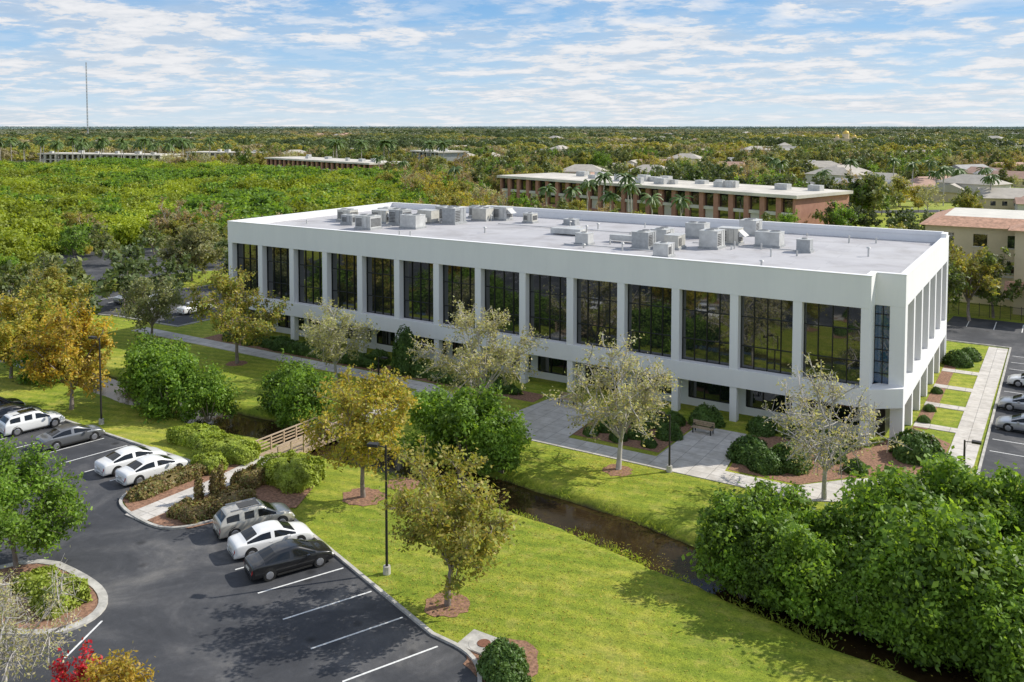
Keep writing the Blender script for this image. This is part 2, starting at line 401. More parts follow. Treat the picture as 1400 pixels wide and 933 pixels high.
t=np.clip(1-(d-1.3)/(1.6+wob),0,1); t=t*t*(3-2*t)
mask=np.clip((gx+125)/15,0,1)*np.clip((60-gx)/20,0,1)
gz=-1.35*t*mask
V=np.stack([gx,gy,gz],-1).reshape(-1,3); nx=len(X);ny=len(Y)
ii,jj=np.meshgrid(np.arange(nx-1),np.arange(ny-1)); a=(jj*nx+ii).ravel()
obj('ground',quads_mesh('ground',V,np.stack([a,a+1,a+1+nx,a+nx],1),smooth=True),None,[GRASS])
wp=[(x,float(creek(x))) for x in np.arange(-108,42,3)]
ribbon('creek_water',wp,5.6,-.8,-.6,WATER)

# ------------------------------------------------------------------ paved areas
lotpoly=[(-19.5,4),(-20.4,28),(-20.9,30.2),(-22,32.2),(-23.4,33.2),(-25.6,33.4),(-43.3,39.7),(-45.2,35.6),(-46.0,34.2),(-47.4,33.6),(-50.8,34),(-52.8,34.8),(-53.5,36.4),(-53.6,41.6),(-64,41.8),(-82,42.1),(-112,44),(-125,4)]
sheet('parking_lot',lotpoly,.006,ASPH)
kp=[(-19.4,10),(-20.3,28),(-20.8,30.2),(-22,32.3),(-23.4,33.3),(-25.7,33.5)]
kp=chaikin(kp,2)+[(-34,36.45),(-43.3,39.75)]+chaikin([(-43.3,39.75),(-45.2,35.6),(-46.0,34.1),(-47.4,33.5),(-50.8,33.9),(-52.9,34.7),(-53.6,36.4),(-53.7,40)],2)+[(-53.7,41.7),(-64,41.9),(-82,42.2),(-111,44)]
ribbon('kerb',kp,.2,-.05,.13,KERB)
def line(x0,y0,x1,y1,w=.11,z=.011):
    d=Vector((x1-x0,y1-y0)).normalized();n=Vector((-d.y,d.x))*w/2
    return [(x0+n.x,y0+n.y,z),(x0-n.x,y0-n.y,z),(x1-n.x,y1-n.y,z),(x1+n.x,y1+n.y,z)]
mb=MB()
for k in range(-1,4):
    ex,ey=-27.95-3.02*k+.0,33.95+1.06*k
    mb.add(line(ex,ey,ex-2.0,ey-4.45),[(0,1,2,3)])
for k in range(0,14):
    ex=-55.6-3.0*k
    mb.add(line(ex,41.3,ex-.8,36.4),[(0,1,2,3)])
for k in range(0,10):
    mb.add(line(-60-3*k,20,-60.5-3*k,25),[(0,1,2,3)])
mb.add(line(-40.6,25.6,-39.2,22.8),[(0,1,2,3)])
sheet('mulch_bed',[(-45.4,34.6),(-47.3,33.8),(-50.8,34.1),(-52.7,34.9),(-53.4,36.4),(-53.4,44.2),(-50.6,45),(-47,44.3),(-43.6,43.6),(-42,40.2),(-43.3,39.5)],.05,MULCH)
ribbon('footpath',[(-49.6,33.6),(-49.5,40),(-50.0,45.6)],1.9,-.02,.075,CONC)
ribbon('front_walk',[(-96,66.3),(-51.5,66.0),(-47.5,64.3),(-40,61.0),(-36,60.1),(-14.5,60.1),(-9.5,62.6)],2.1,-.02,.05,CONC)
ribbon('bridge_walk',[(-50.2,54.3),(-50.4,65.0)],1.9,-.02,.046,CONC)
ribbon('side_walk',[(-9.0,61.7),(-7.3,66),(-6.1,72),(-5.9,112)],1.9,-.02,.055,CONC)
sheet('entry_plaza',[(-40.5,61.1),(-33.2,61.1),(-33.6,69.5),(-39.4,69.5)],.058,CONC)
sheet('entry_plaza',[(-25.6,61.1),(-20.3,61.1),(-21.3,69.5),(-25.4,69.5)],.058,CONC)
sheet('corner_plaza',[(-15,59.1),(-7.3,61.5),(-6,67),(-9.5,66.8),(-12.5,64.2),(-15.3,61.2)],.062,CONC)
for i,y in enumerate((79.5,86,92.5,99)):
    ribbon('side_path',[(-10.2,y),(-6.8,y)],1.2,-.02,.05,CONC)
sheet('mulch_bed',[(-85.5,67.4),(-40.2,67.4),(-40.2,69.9),(-85.5,69.9)],.02,MULCH)
sheet('mulch_bed',[(-33.3,62),(-25.8,62),(-25.6,69.9),(-33.3,69.9)],.02,MULCH)
sheet('mulch_bed',[(-20.2,61.6),(-15.2,61.6),(-12.6,64.6),(-9.6,67.2),(-7.4,68),(-7.1,76),(-10.2,78.5),(-12.3,71.5),(-20.9,70.1)],.02,MULCH)
sheet('mulch_bed',[(-10.2,78.6),(-9.1,78.6),(-9.1,104),(-10.2,104)],.022,MULCH)
def blob(x,y,rx,ry,seed,z=.024,name='mulch_ring'):
    rr=random.Random(seed)
    sheet(name,[(x+math.cos(a)*rx*rr.uniform(.85,1.12),y+math.sin(a)*ry*rr.uniform(.85,1.12)) for a in np.arange(0,6.28,.3)],z,MULCH)
for i,(x,y,r) in enumerate([(-26.7,36.1,1.2),(-39.5,43.9,1.5),(-27,57.2,1.1),(-73.3,62.1,1.1),(-59.8,62.8,1.1),(-89.9,63.7,1),(-21.7,33.6,1.8),(-38.5,47,1.2)]):
    blob(x,y,r,r,i)
isl=chaikin([(-50,27.6),(-44.6,27.6),(-42,26.8),(-41,25.2),(-41.6,23.3),(-46,21.5),(-51,22)],2,True)
sheet('island_bed',isl,.09,MULCH); ribbon('kerb',isl,.45,-.05,.13,KERB,True)
sheet('parking_lot',[(-4.7,70),(30,70),(30,128),(-12,128),(-13,112.8),(-4.7,112.5)],.006,ASPH)
ribbon('kerb',[(-4.75,70),(-4.75,112.6),(-13,112.8)],.18,-.05,.13,KERB)
for y in np.arange(76,110,3.0): mb.add(line(-4.4,y,.6,y),[(0,1,2,3)])
for x in np.arange(-10,14,3.0): mb.add(line(x,122,x,127),[(0,1,2,3)])
sheet('parking_lot',[(-190,60),(-150,63),(-118,66),(-105,69.2),(-93,69.6),(-92,112),(-150,118),(-190,90)],.006,ASPH)
ribbon('kerb',[(-190,60),(-150,63),(-118,66),(-105,69.2),(-93,69.6),(-92,112)],.2,-.05,.13,KERB)
gi=chaikin([(-126,80),(-114,83),(-112,98),(-124,102),(-128,92)],2,True); sheet('grass_island',gi,.08,GRASS); ribbon('kerb',gi,.2,-.05,.13,KERB,True)
for x in np.arange(-117,-95,3.0): mb.add(line(x,74,x-.2,79),[(0,1,2,3)])
for x in np.arange(-150,-124,3.0): mb.add(line(x,68,x-.6,73),[(0,1,2,3)])
mb.make('parking_lines',[LINE])
m2=MB(); m2.cyl((-23.1,34.15,0),(-23.1,34.15,.1),.75,.75,20,0); m2.cyl((-23.1,34.15,.1),(-23.1,34.15,.125),.33,.33,18,1)
m2.box(-24.2,-22.1,33.4,34.9,-.02,.09,0); m2.make('storm_drain',[KERB,simple('rust',(.2,.09,.055),.9,.3,8)])

# ------------------------------------------------------------------ main building
B=empty('office_building')
x0,x1,yf,yb=-86.3,-12.5,72.0,103.0; xe=-10.3
zs0,zs1,zw1,zt=2.95,4.5,10.8,13.35; zr=12.62
w=MB()
w.box(x0,x1,yf,yf+.45,zw1,zt)
w.box(x1-.45,x1,yf+.45,yf+2.0,zw1,zt)
w.box(x1-.45,xe,yf+2.0,yf+2.45,zw1+.001,zt)
w.box(xe-.45,xe,yf+2.45,yb-.45,zw1,zt)
w.box(x0,xe,yb-.45,yb,0,zt)
w.box(x0,x0+.45,yf+.45,yb-.45,0,zt-.001)
w.box(x0+.45,x1-.46,yf+.45,yf+1.1,zw1+.002,zw1+.3)
w.box(xe-1.6,xe-.45,yf+2.45,yb-.45,zw1+.003,zw1+.3)
w.prism([(x0,yf-.02),(x1+.02,yf-.02),(xe+.02,yf+1.6),(xe+.02,yb-.5),(xe-1.7,yb-.5),(xe-1.7,yf+2.6),(x1-.5,yf+1.1),(x0,yf+1.1)],zs0,zs1)
w.make('wall_bands',[WALL],B,.02)
w=MB(); nb=14; bw=(x1-x0-.75)/nb
px=[x0+.375+i*bw for i in range(nb+1)]
for i,x in enumerate(px):
    w.box(x-.36,x+.36,yf+.03,yf+1.0,zs1,zw1)
    w.box(x-.3,x+.3,yf+.05,yf+.75,-.1,zs0)
w.box(x1+1.05,xe-.01,yf+2.03,yf+3.2,zs1,zw1)
w.box(xe-1.0,xe-.05,yf+2.1,yf+3.0,-.1,zs0)
w.box(x1-.45,x1-.1,yf+1.0,yf+2.3,zs1,zw1)
ys=np.linspace(yf+2.6,yb-.6,7)
for y in ys[1:]:
    w.box(xe-1.5,xe-.03,y-.36,y+.36,zs1,zw1); w.box(xe-.75,xe-.06,y-.3,y+.3,-.1,zs0)
w.make('piers',[WALL],B,.015)
g=MB(); fr=MB()
def panes(xa,xb,za,zb_,y,nx_,zsplits,axis='x'):
    xs=np.linspace(xa,xb,nx_+1); zz=[za]+zsplits+[zb_]
    for i in range(nx_):
        for k in range(len(zz)-1):
            t1=random.gauss(0,.007);t2=random.gauss(0,.007)
            hx=(xs[i+1]-xs[i])/2;hz=(zz[k+1]-zz[k])/2;c=[]
            for sx,sz in((-1,-1),(1,-1),(1,1),(-1,1)):
                X_=(xs[i]+xs[i+1])/2+sx*hx; Z_=(zz[k]+zz[k+1])/2+sz*hz; dy=sx*hx*t1+sz*hz*t2
                c.append((X_,y+dy,Z_) if axis=='x' else (y+dy,X_,Z_))
            g.add(c,[(0,1,2,3)])
    for i in range(nx_+1):
        if axis=='x': fr.box(xs[i]-.035,xs[i]+.035,y-.1,y+.06,za,zb_)
        else: fr.box(y-.06,y+.1,xs[i]-.035,xs[i]+.035,za,zb_)
    for z in zz:
        if axis=='x': fr.box(xa+.04,xb-.04,y-.08,y+.05,z-.035,z+.035)
        else: fr.box(y-.05,y+.08,xa+.04,xb-.04,z-.035,z+.035)
for i in range(nb):
    panes(px[i]+.37,px[i+1]-.37,zs1,zw1,yf+.85,4,[zs1+1.9,zs1+4.4])
yg=yf+2.4
for i in range(nb):
    if i in(9,): panes(px[i],px[i+1]-.4,.1,zs0+.3,yg,4,[2.3])
    else: panes(px[i]+.45,px[i+1]-.45,.75,zs0+.3,yg,3,[])
for i in range(6):
    panes(ys[i]+.37,ys[i+1]-.37,zs1,zw1,xe-1.2,3,[zs1+1.9,zs1+4.4],'y')
    panes(ys[i]+.6,ys[i+1]-.6,.9,zs0+.2,xe-2.3,3,[],'y')
g.make('window_glass',[GLASS],B)
gb=MB(); gb.box(x1-.05,x1+1.05,yf+2.3,yf+2.4,zs1,zw1); gb.make('corner_window',[GLASSB],B)
for z in np.arange(zs1+.8,zw1,.95): fr.box(x1-.05,x1+1.05,yf+2.22,yf+2.29,z-.03,z+.03)
fr.box(x1+.5,x1+.56,yf+2.21,yf+2.28,zs1,zw1)
fr.make('window_frames',[FRAME],B)
w=MB()
for i,x in enumerate(px): w.box(x-.44,x+.44,yg-.06,yg+.3,0,zs0+.3)
for i in range(nb):
    if i!=9: w.box(px[i]+.44,px[i+1]-.44,yg-.05,yg+.3,0,.75)
for y in ys: w.box(xe-2.6,xe-2.24,y-.6,y+.6,0,zs0+.3)
for i in range(6): w.box(xe-2.6,xe-2.25,ys[i]+.6,ys[i+1]-.6,0,.9)
w.make('ground_floor_wall',[WALL],B)
w=MB(); w.prism([(x0+.45,yf+1.2),(x1-.5,yf+1.2),(x1-.5,yf+2.5),(xe-1.7,yf+2.7),(xe-1.7,yb-.46),(x0+.45,yb-.46)],zs0+.1,zs0+.3)
w.make('soffit',[WALL],B)
w=MB(); w.box(x0+.5,xe-1.5,yf+3.2,yb-.6,0,zr-.3); w.make('core',[FRAME],B)
w=MB(); w.prism([(x0+.44,yf+.44),(x1-.44,yf+.44),(x1-.44,yf+2.44),(xe-.44,yf+2.44),(xe-.44,yb-.44),(x0+.44,yb-.44)],zr-.25,zr)
w.make('roof',[ROOF],B)
w=MB()
w.box(x0-.04,x1+.04,yf-.04,yf+.49,zt,zt+.06); w.box(x0-.04,x0+.49,yf+.49,yb-.49,zt,zt+.06)
w.box(xe-.49,xe+.04,yf+1.96,yb-.49,zt,zt+.06); w.box(x0-.04,xe+.04,yb-.49,yb+.04,zt,zt+.06)
w.box(x1-.49,x1+.04,yf+.49,yf+1.96,zt,zt+.06); w.box(x1-.49,xe-.49,yf+1.96,yf+2.49,zt,zt+.06)
w.box(-69,xe-.5,yb-.5,yb-.02,zt+.06,zt+.45); w.box(xe-.55,xe-.02,yb-2.2,yb-.5,zt+.06,zt+.45)
w.make('parapet_coping',[WALL],B,.015)
def hvac(i,x,y,w_,d_,h_,kind):
    m=MB(); m.box(-w_/2-.1,w_/2+.1,-d_/2-.1,d_/2+.1,0,.22,2)
    m.box(-w_/2,w_/2,-d_/2,d_/2,.22,h_,3 if kind==2 else (4 if i%3==0 else 0))
    m.box(-w_/2-.03,w_/2+.03,-d_/2-.03,d_/2+.03,h_,h_+.05,0)
    for k in range(7):
        z=.4+k*(h_-.6)/7
        m.box(-w_/2+.12,-w_/2+w_*.45,-d_/2-.035,-d_/2,z,z+(h_-.6)/12,1)
        m.box(w_/2,w_/2+.035,-d_/2+.12,d_/2-.12,z,z+(h_-.6)/12,1)
    m.box(w_*.02,w_*.02+.03,-d_/2-.02,-d_/2,.3,h_-.05,1)
    m.box(w_*.28,w_*.28+.03,-d_/2-.02,-d_/2,.3,h_-.05,1)
    if kind!=1:
        for sx in((-.25,.25) if w_>1.8 else (0,)):
            m.cyl((sx*w_,0,h_+.05),(sx*w_,0,h_+.14),min(w_*.22,d_*.4),min(w_*.22,d_*.4),16,0)
            m.cyl((sx*w_,0,h_+.14),(sx*w_,0,h_+.15),min(w_*.19,d_*.36),min(w_*.19,d_*.36),16,1)
    else:
        m.add([(w_/2,-d_/2+.2,h_*.9),(w_/2+.7,-d_/2+.2,h_*.55),(w_/2+.7,d_/2-.2,h_*.55),(w_/2,d_/2-.2,h_*.9),(w_/2,-d_/2+.2,h_*.5),(w_/2,d_/2-.2,h_*.5)],[(0,1,2,3),(0,4,1),(3,2,5),(4,5,2,1)],0)
    o=m.make('hvac_unit',[METAL,LOUV,METALD,METALD,METALT],B,.02); o.location=(x,y,zr); o.rotation_euler=(0,0,random.choice([0,0,math.pi/2,math.pi]))
H=[(-78.6,84.9,2.2,1.6,1.5,0),(-80.4,86.5,1.6,1.4,1.3,2),(-70.7,79.9,2.4,2,1.6,0),(-73.7,86.2,2.4,1.8,1.6,1),(-70.3,85.4,2.2,1.8,1.9,2),(-66.7,83.4,2.4,1.9,1.6,0),(-68.8,89.2,2.2,1.7,1.6,1),(-68.3,92.7,2.6,2,1.8,0),(-65.4,90.1,2.4,2,2.0,2),(-64.4,95.1,2.2,1.8,1.6,0),(-66.8,97.9,2.4,1.7,1.5,0),(-62.6,97.2,2,1.7,1.7,1),(-57.7,96,1.4,1.3,1.2,0),(-52.2,96.8,1.6,1.2,.7,2),(-42.3,81.3,1.5,1.3,1.2,0),(-35.9,82,2.0,1.8,1.7,2),(-35.9,86.8,2.3,1.8,1.5,0),(-31.9,77.5,1.6,1.5,1.3,0),(-33.2,83.5,1.9,1.5,1.4,1),(-30.2,86,2.3,1.9,1.8,0),(-34.4,93.2,2.2,1.8,1.6,0),(-29.6,89.9,2.2,1.8,1.7,1),(-30.1,98.6,2.4,1.9,1.7,0),(-25.6,90.3,2.5,1.9,1.5,0),(-21.5,88,1.3,1.3,1.25,2),(-76,89.5,1.8,1.5,1.5,0),(-75.8,82.3,1.8,1.3,1.2,2)]
for i,a in enumerate(H): hvac(i,*a)
w=MB()
w.box(-49.6,-45.8,87.0,88.4,zr+.15,zr+.75); w.box(-48.6,-47.4,88.4,90.6,zr+.15,zr+.7)
w.box(-41,-37.5,84.6,85.6,zr+.2,zr+.8); w.box(-71.6,-68,87.2,87.9,zr+.25,zr+.8)
rr=random.Random(3)
for i in range(34):
    x=rr.uniform(x0+3,xe-4);y=rr.uniform(75,101);h=rr.uniform(.3,.8)
    w.cyl((x,y,zr),(x,y,zr+h),.09,.09,8)
    if i%3==0: w.cyl((x,y,zr+h),(x,y,zr+h+.12),.22,.14,8)
for (a,b,c,d_) in [(-60,92,-36,92.3),(-44,80,-34,80.4),(-78,83,-70,83.3),(-33,88,-22,87.8)]:
    w.cyl((a,b,zr+.12),(c,d_,zr+.12),.05,.05,6)
w.make('roof_ducts',[METAL],B)

# ------------------------------------------------------------------ bridge, bench
Bn=empty('foot_bridge',(-50.2,0,0)); w=MB()
for k in range(60): w.box(-1.1,1.1,45.2+k*.155,45.2+k*.155+.135,.02,.09)
for s in(-1,1):
    w.box(s*1.05-.06,s*1.05+.06,45.2,54.5,-.25,.02)
    for k in range(8): y=45.3+k*1.3; w.box(s*1.1-.06,s*1.1+.06,y-.06,y+.06,-.2,1.15)
    for z in(.35,.6,.85): w.box(s*1.1-.02,s*1.1+.02,45.2,54.6,z,z+.1)
    w.box(s*1.1-.09,s*1.1+.09,45.1,54.7,1.15,1.2)
w.make('bridge_timber',[WOOD],Bn)
for bx,by in ((-37.3,68.6),(-24.4,67.8)):
    E=empty('park_bench',(bx,by,.06)); w=MB()
    for k in range(4): w.box(-.9,.9,-.3+k*.14,-.3+k*.14+.11,.42,.46)
    for k in range(3): w.box(-.9,.9,.27,.31,.52+k*.14,.63+k*.14)
    w.make('seat_and_back',[WOOD],E); w=MB()
    for x in(-.75,.75):
        w.box(x-.04,x+.04,-.28,-.2,0,.42); w.box(x-.04,x+.04,.31,.37,0,.92); w.box(x-.04,x+.04,-.2,.31,.36,.42); w.box(x-.05,x+.05,-.3,.31,.62,.66)
    w.make('legs',[DARKM],E)

def lamp(x,y,h,rz,two=False):
    E=empty('street_lamp',(x,y,0),rz); m=MB()
    m.cyl((0,0,0),(0,0,.45),.22,.2,12,1); m.cyl((0,0,.45),(0,0,h),.085,.06,8,0)
    for s in((1,-1) if two else (1,)):
        m.cyl((0,0,h-.12),(.55*s,0,h-.04),.035,.035,6,0)
        m.box(min(.45*s,1.05*s),max(.45*s,1.05*s),-.19,.19,h-.1,h+.06,0)
        m.box(min(.5*s,1.0*s),max(.5*s,1.0*s),-.14,.14,h-.12,h-.1,2)
    m.make('pole_and_head',[DARKM,KERB,CREAM],E)
lamp(-31.5,36.9,7.3,math.radians(200)); lamp(-67.9,43.2,7.3,math.radians(190))
lamp(-23.7,59.0,4.2,math.radians(180)); lamp(-56,64.6,2.6,0); lamp(-5.6,69.5,2.6,0)

# ------------------------------------------------------------------ cars
TYRE=simple('tyre',(.02,.02,.02),.85,.1); RIM=simple('rim',(.5,.5,.52),.3,.05,3,.5,.8)
CGL=glassm('car_glass',(.012,.014,.016),1.5); RED=simple('tail_light',(.4,.02,.02),.2,.05); HEADL=simple('head_light',(.7,.7,.7),.1,.05)
def paint(n,c,metal=0): return simple(n,c,.28,.02,1,.5,metal,coat=.8)
PW=paint('paint_white',(.8,.8,.79)); PB=paint('paint_black',(.012,.012,.013)); PG=paint('paint_grey',(.2,.205,.21),.5)
PS=paint('paint_silver',(.5,.51,.53),.6); PC=paint('paint_champagne',(.55,.52,.45),.4)
#  x, belt z, top z, half width, roof half width
SED=[(-2.38,.50,.54,.72,.5),(-2.35,.82,.88,.82,.62),(-2.22,.93,.99,.87,.70),(-1.85,.95,1.03,.90,.74),(-1.78,.95,1.05,.90,.72),(-.86,.90,1.38,.91,.58),(-.74,.90,1.41,.91,.58),(-.16,.88,1.45,.92,.60),(-.08,.88,1.45,.92,.60),(.3,.87,1.42,.92,.59),(.42,.87,1.38,.92,.58),(1.38,.86,.95,.91,.74),(1.46,.86,.93,.91,.74),(1.9,.80,.86,.89,.70),(2.24,.68,.74,.84,.6),(2.38,.46,.50,.72,.5)]
SUV=[(-2.32,.56,.60,.80,.6),(-2.30,.95,1.02,.88,.72),(-2.24,1.02,1.12,.90,.74),(-1.84,1.02,1.55,.93,.66),(-1.74,1.01,1.59,.93,.66),(-1.02,.99,1.64,.94,.67),(-.94,.99,1.64,.94,.67),(-.10,.97,1.66,.94,.67),(-.02,.97,1.66,.94,.67),(.3,.96,1.62,.94,.66),(.42,.96,1.58,.94,.65),(1.25,.95,1.05,.93,.78),(1.32,.95,1.04,.93,.78),(1.85,.90,.97,.91,.74),(2.2,.78,.84,.86,.64),(2.34,.52,.56,.76,.5)]
def car_mesh(name,ST,pm,suv=False):
    V=[];NP=10
    for (x,zb,z_t,w_,wr) in ST:
        tall=z_t-zb>.25
        half=[(w_*.86,.20),(w_*.97,.28),(w_*1.0,.50),(w_*1.0,min(.70,zb*.8)),(w_*.985,zb-.05),(w_*.95,zb),(wr+.05,z_t-.085 if tall else z_t-.04),(wr*.97,z_t-.035),(wr*.8,z_t-.008),(0,z_t)]
        V+=[(x,-y,z) for y,z in half]+[(x,y,z) for y,z in half[-2::-1]]
    n=2*NP-1;F=[];M=[];N=len(ST)
    cab=[i for i in range(N-1) if (max(ST[i][2]-ST[i][1],ST[i+1][2]-ST[i+1][1])>.3)]
    for i in range(N-1):
        for k in range(n-1):
            F.append((i*n+k,(i+1)*n+k,(i+1)*n+k+1,i*n+k+1)); kk=k if k<NP-1 else 2*NP-3-k
            m=0; dx=ST[i+1][0]-ST[i][0]; xm=(ST[i+1][0]+ST[i][0])/2
            if i in cab:
                bp=(-.2<xm<0) or (suv and -1.05<xm<-.9)
                if kk==5 and not bp: m=1
                if suv and i==cab[0] and kk==5: m=0
                if kk>=7 and (i==cab[0] or i==cab[-1]): m=1
            if i==0 and kk in(3,4): m=2
            if i==N-2 and kk in(3,4): m=3
            M.append(m)
    F.append(tuple(range(n-1,-1,-1))); M.append(0); F.append(tuple((N-1)*n+k for k in range(n))); M.append(0)
    me=bpy.data.meshes.new(name); me.from_pydata(V,[],F); me.polygons.foreach_set('material_index',M)
    me.polygons.foreach_set('use_smooth',[True]*len(F)); me.update()
    for m in(pm,CGL,RED,HEADL): me.materials.append(m)
    return me
def car(x,y,head,pm,suv=False,name='parked_car'):
    E=empty(name,(x,y,.006),head); ST=SUV if suv else SED
    b=obj('body',car_mesh('body',ST,pm,suv),E); s=b.modifiers.new('s','SUBSURF'); s.levels=1; s.render_levels=2
    m=MB(); r=.36 if suv else .33; W=.93 if suv else .91
    for wx in(-1.42,1.45):
        for sd in(-1,1):
            m.cyl((wx,sd*(W-.3),r+.03),(wx,sd*(W+.0),r+.03),r+.06,r+.05,20,0)
            m.cyl((wx,sd*(W-.22),r),(wx,sd*(W+.02),r),r,r*.98,20,0)
            m.cyl((wx,sd*(W+.02),r),(wx,sd*(W+.03),r),r*.66,r*.6,14,1)
    zh=.92 if suv else .84
    for sd in(-1,1):
        m.box(.66,.84,min(sd*W,sd*(W+.17)),max(sd*W,sd*(W+.17)),zh,zh+.13,2)
        m.box(-.35,-.15,sd*(W+.0)-.012,sd*(W+.0)+.012,.76,.79,2); m.box(.5,.7,sd*W-.012,sd*W+.012,.76,.79,2)
        m.box(-1,1,sd*(W-.02)-.03,sd*(W-.02)+.02,.2,.28,0)
        if suv: m.box(-1.6,.25,sd*.58-.02,sd*.58+.02,1.62,1.68,1)
    m.box(2.3,2.37,-.5,.5,.3,.5,0); m.box(-2.4,-2.34,-.26,.26,.58,.70,3); m.box(-2.38,-2.32,-.55,.55,.22,.34,0)
    if suv: m.box(-1.0,.2,-.4,.4,1.64,1.668,4)
    m.make('wheels_and_trim',[TYRE,RIM,pm,CREAM,CGL],E)
hA=math.atan2(.905,.425); hB=math.atan2(.985,.17)
car(-36.6,34.5,hA,PB); car(-39.3,35.6,hA,PW); car(-42.1,36.8,hA,PC,True)
car(-54.6,38.6,hB,PW); car(-57.4,38.8,hB,PW); car(-65.9,39.3,hB,PG); car(-71.6,39.4,hB,PW,True); car(-75.0,39.5,hB,PB); car(-77.9,39.6,hB,PB,True)
car(-2.2,88.5,math.pi,PS); car(-2.0,82.4,math.pi,PS); car(-1.9,97,math.pi,PW)
car(-107,76.5,math.pi/2,PW,True); car(-98.5,76.5,math.pi/2,PW); car(-112,76.3,math.pi/2,PS)

# ------------------------------------------------------------------ near trees
def T(name,x,y,h,R,seed,lm,bm=BARK,**k):
    place(name,tree_mesh(name,h,R,seed,lm,bm,**k),x,y,0,0)
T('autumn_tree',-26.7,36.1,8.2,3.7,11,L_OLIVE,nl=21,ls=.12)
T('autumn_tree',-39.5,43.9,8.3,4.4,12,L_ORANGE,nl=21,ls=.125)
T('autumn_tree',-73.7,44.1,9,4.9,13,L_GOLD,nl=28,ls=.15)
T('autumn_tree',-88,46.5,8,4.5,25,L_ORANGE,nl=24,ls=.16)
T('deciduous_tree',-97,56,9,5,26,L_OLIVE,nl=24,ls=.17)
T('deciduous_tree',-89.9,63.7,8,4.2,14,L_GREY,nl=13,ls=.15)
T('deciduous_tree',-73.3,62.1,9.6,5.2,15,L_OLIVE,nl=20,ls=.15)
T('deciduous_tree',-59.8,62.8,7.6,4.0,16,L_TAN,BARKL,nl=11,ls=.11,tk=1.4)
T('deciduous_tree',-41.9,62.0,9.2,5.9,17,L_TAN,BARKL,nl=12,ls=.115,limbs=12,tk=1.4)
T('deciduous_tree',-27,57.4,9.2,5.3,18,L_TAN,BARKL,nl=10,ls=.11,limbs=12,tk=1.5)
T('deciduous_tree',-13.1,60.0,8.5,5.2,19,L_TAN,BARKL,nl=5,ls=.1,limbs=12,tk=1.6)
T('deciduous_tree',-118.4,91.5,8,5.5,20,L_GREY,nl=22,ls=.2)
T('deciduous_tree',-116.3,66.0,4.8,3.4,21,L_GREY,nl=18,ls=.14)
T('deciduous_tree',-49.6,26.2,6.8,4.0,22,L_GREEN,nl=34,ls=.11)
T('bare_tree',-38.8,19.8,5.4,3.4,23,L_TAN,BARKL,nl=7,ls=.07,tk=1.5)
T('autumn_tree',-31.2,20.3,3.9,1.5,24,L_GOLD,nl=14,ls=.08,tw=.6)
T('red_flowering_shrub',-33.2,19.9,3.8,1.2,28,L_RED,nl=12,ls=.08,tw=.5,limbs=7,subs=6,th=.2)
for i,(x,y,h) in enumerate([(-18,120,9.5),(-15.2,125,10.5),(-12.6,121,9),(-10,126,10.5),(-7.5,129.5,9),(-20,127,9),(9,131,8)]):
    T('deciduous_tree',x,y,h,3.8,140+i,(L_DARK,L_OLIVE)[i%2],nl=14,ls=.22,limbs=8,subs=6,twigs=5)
gm=[bush_mesh('green_tree_mesh',3.3,5.3,31+i,L_GREEN,10000,.15,44) for i in range(3)]
for i,(x,y,s,k) in enumerate([(-65.4,48,1.0,0),(-69.2,49,1.05,1),(-61.8,49.2,.8,2),(-72,52,1,2),(-53.4,52.4,.9,1),(-57,54,.85,0),(-37.2,53.2,1.02,2),(-40.8,54,.9,0),(-34.2,53.0,.8,1),(-84,48,1,1),(-90,52,1.1,0)]):
    place('green_tree',gm[k],x,y,-.3,i*1.3,s)
MA=empty('creekside_thicket'); rr=random.Random(5)
thick=[bush_mesh('thicket_bush',2.1,4.2,41+i,L_GREEN,8500,.12,44) for i in range(4)]
for i in range(46):
    u=rr.random(); x=-15.2+u*21; yb_=creek(x)-.3 ; y=yb_+rr.uniform(0,9.5 if u>.25 else 4.5)
    if x>-6: y=rr.uniform(44.5,60)
    o=place('thicket_bush',thick[i%4],x,y,-.4,rr.random()*6,rr.uniform(.7,1.45)*(1.1 if u>.3 else .85)); o.parent=MA
for i in range(10):
    o=place('thicket_bush',thick[i%4],-14+i*1.5,45.4+(.4 if i%2 else 0)+max(0,i-5)*.1,-.2,i,.7+.2*(i%3)); o.parent=MA
sh=[dense_shrub('round_shrub_mesh',1,1,1.05,51+i,L_SHRUB,3500,.07) for i in range(3)]
for i,(x,y,s) in enumerate([(-25.0,70.2,1.35),(-20.4,70.7,1.1),(-19.4,64.4,1.5),(-16.6,64.6,1.5),(-17.9,63.2,1.2),(-9.0,71.5,1.7),(-26.4,65.6,1.0),(-60.9,70.2,1.2),(-9,102,1.3),(-8.2,105,1.1),(-30.5,68,1.1),(-31.5,64.5,.9),(-28.5,64.4,.9),(-21.3,33.0,1.1),(-20.3,32.0,.9),(-45.5,69,1.2),(-50,69.2,1.1),(-54,69,1.2),(-66,69,1.3),(-70,69.2,1.2),(-74,69,1.2),(-78.5,69,1.3),(-82,69,1.2),(-12.3,66.2,.8),(-14.2,67.8,.9),(-14.5,70,1.0),(-32.3,66.6,.8),(-27.3,68.8,.9),(-29.6,62.9,.7),(-27,63,.6),(-32,62.8,.6),(-9.6,80.5,.5),(-9.6,84,.5),(-9.7,90,.5)]):
    if s: place('round_shrub',sh[i%3],x,y,0,i,s)
con=dense_shrub('conical_shrub',1.3,1.3,4.2,60,L_SHRUB,5000,.1); place('conical_shrub',con,-56.2,69.0,0,0,1)
con2=dense_shrub('columnar_shrub',.28,.28,1.9,61,L_BROWNH,900,.07)
for x,y in ((-48.1,37.4),(-47.6,38.2),(-48.0,39.1)): place('columnar_shrub',con2,x,y,.05,x,1)
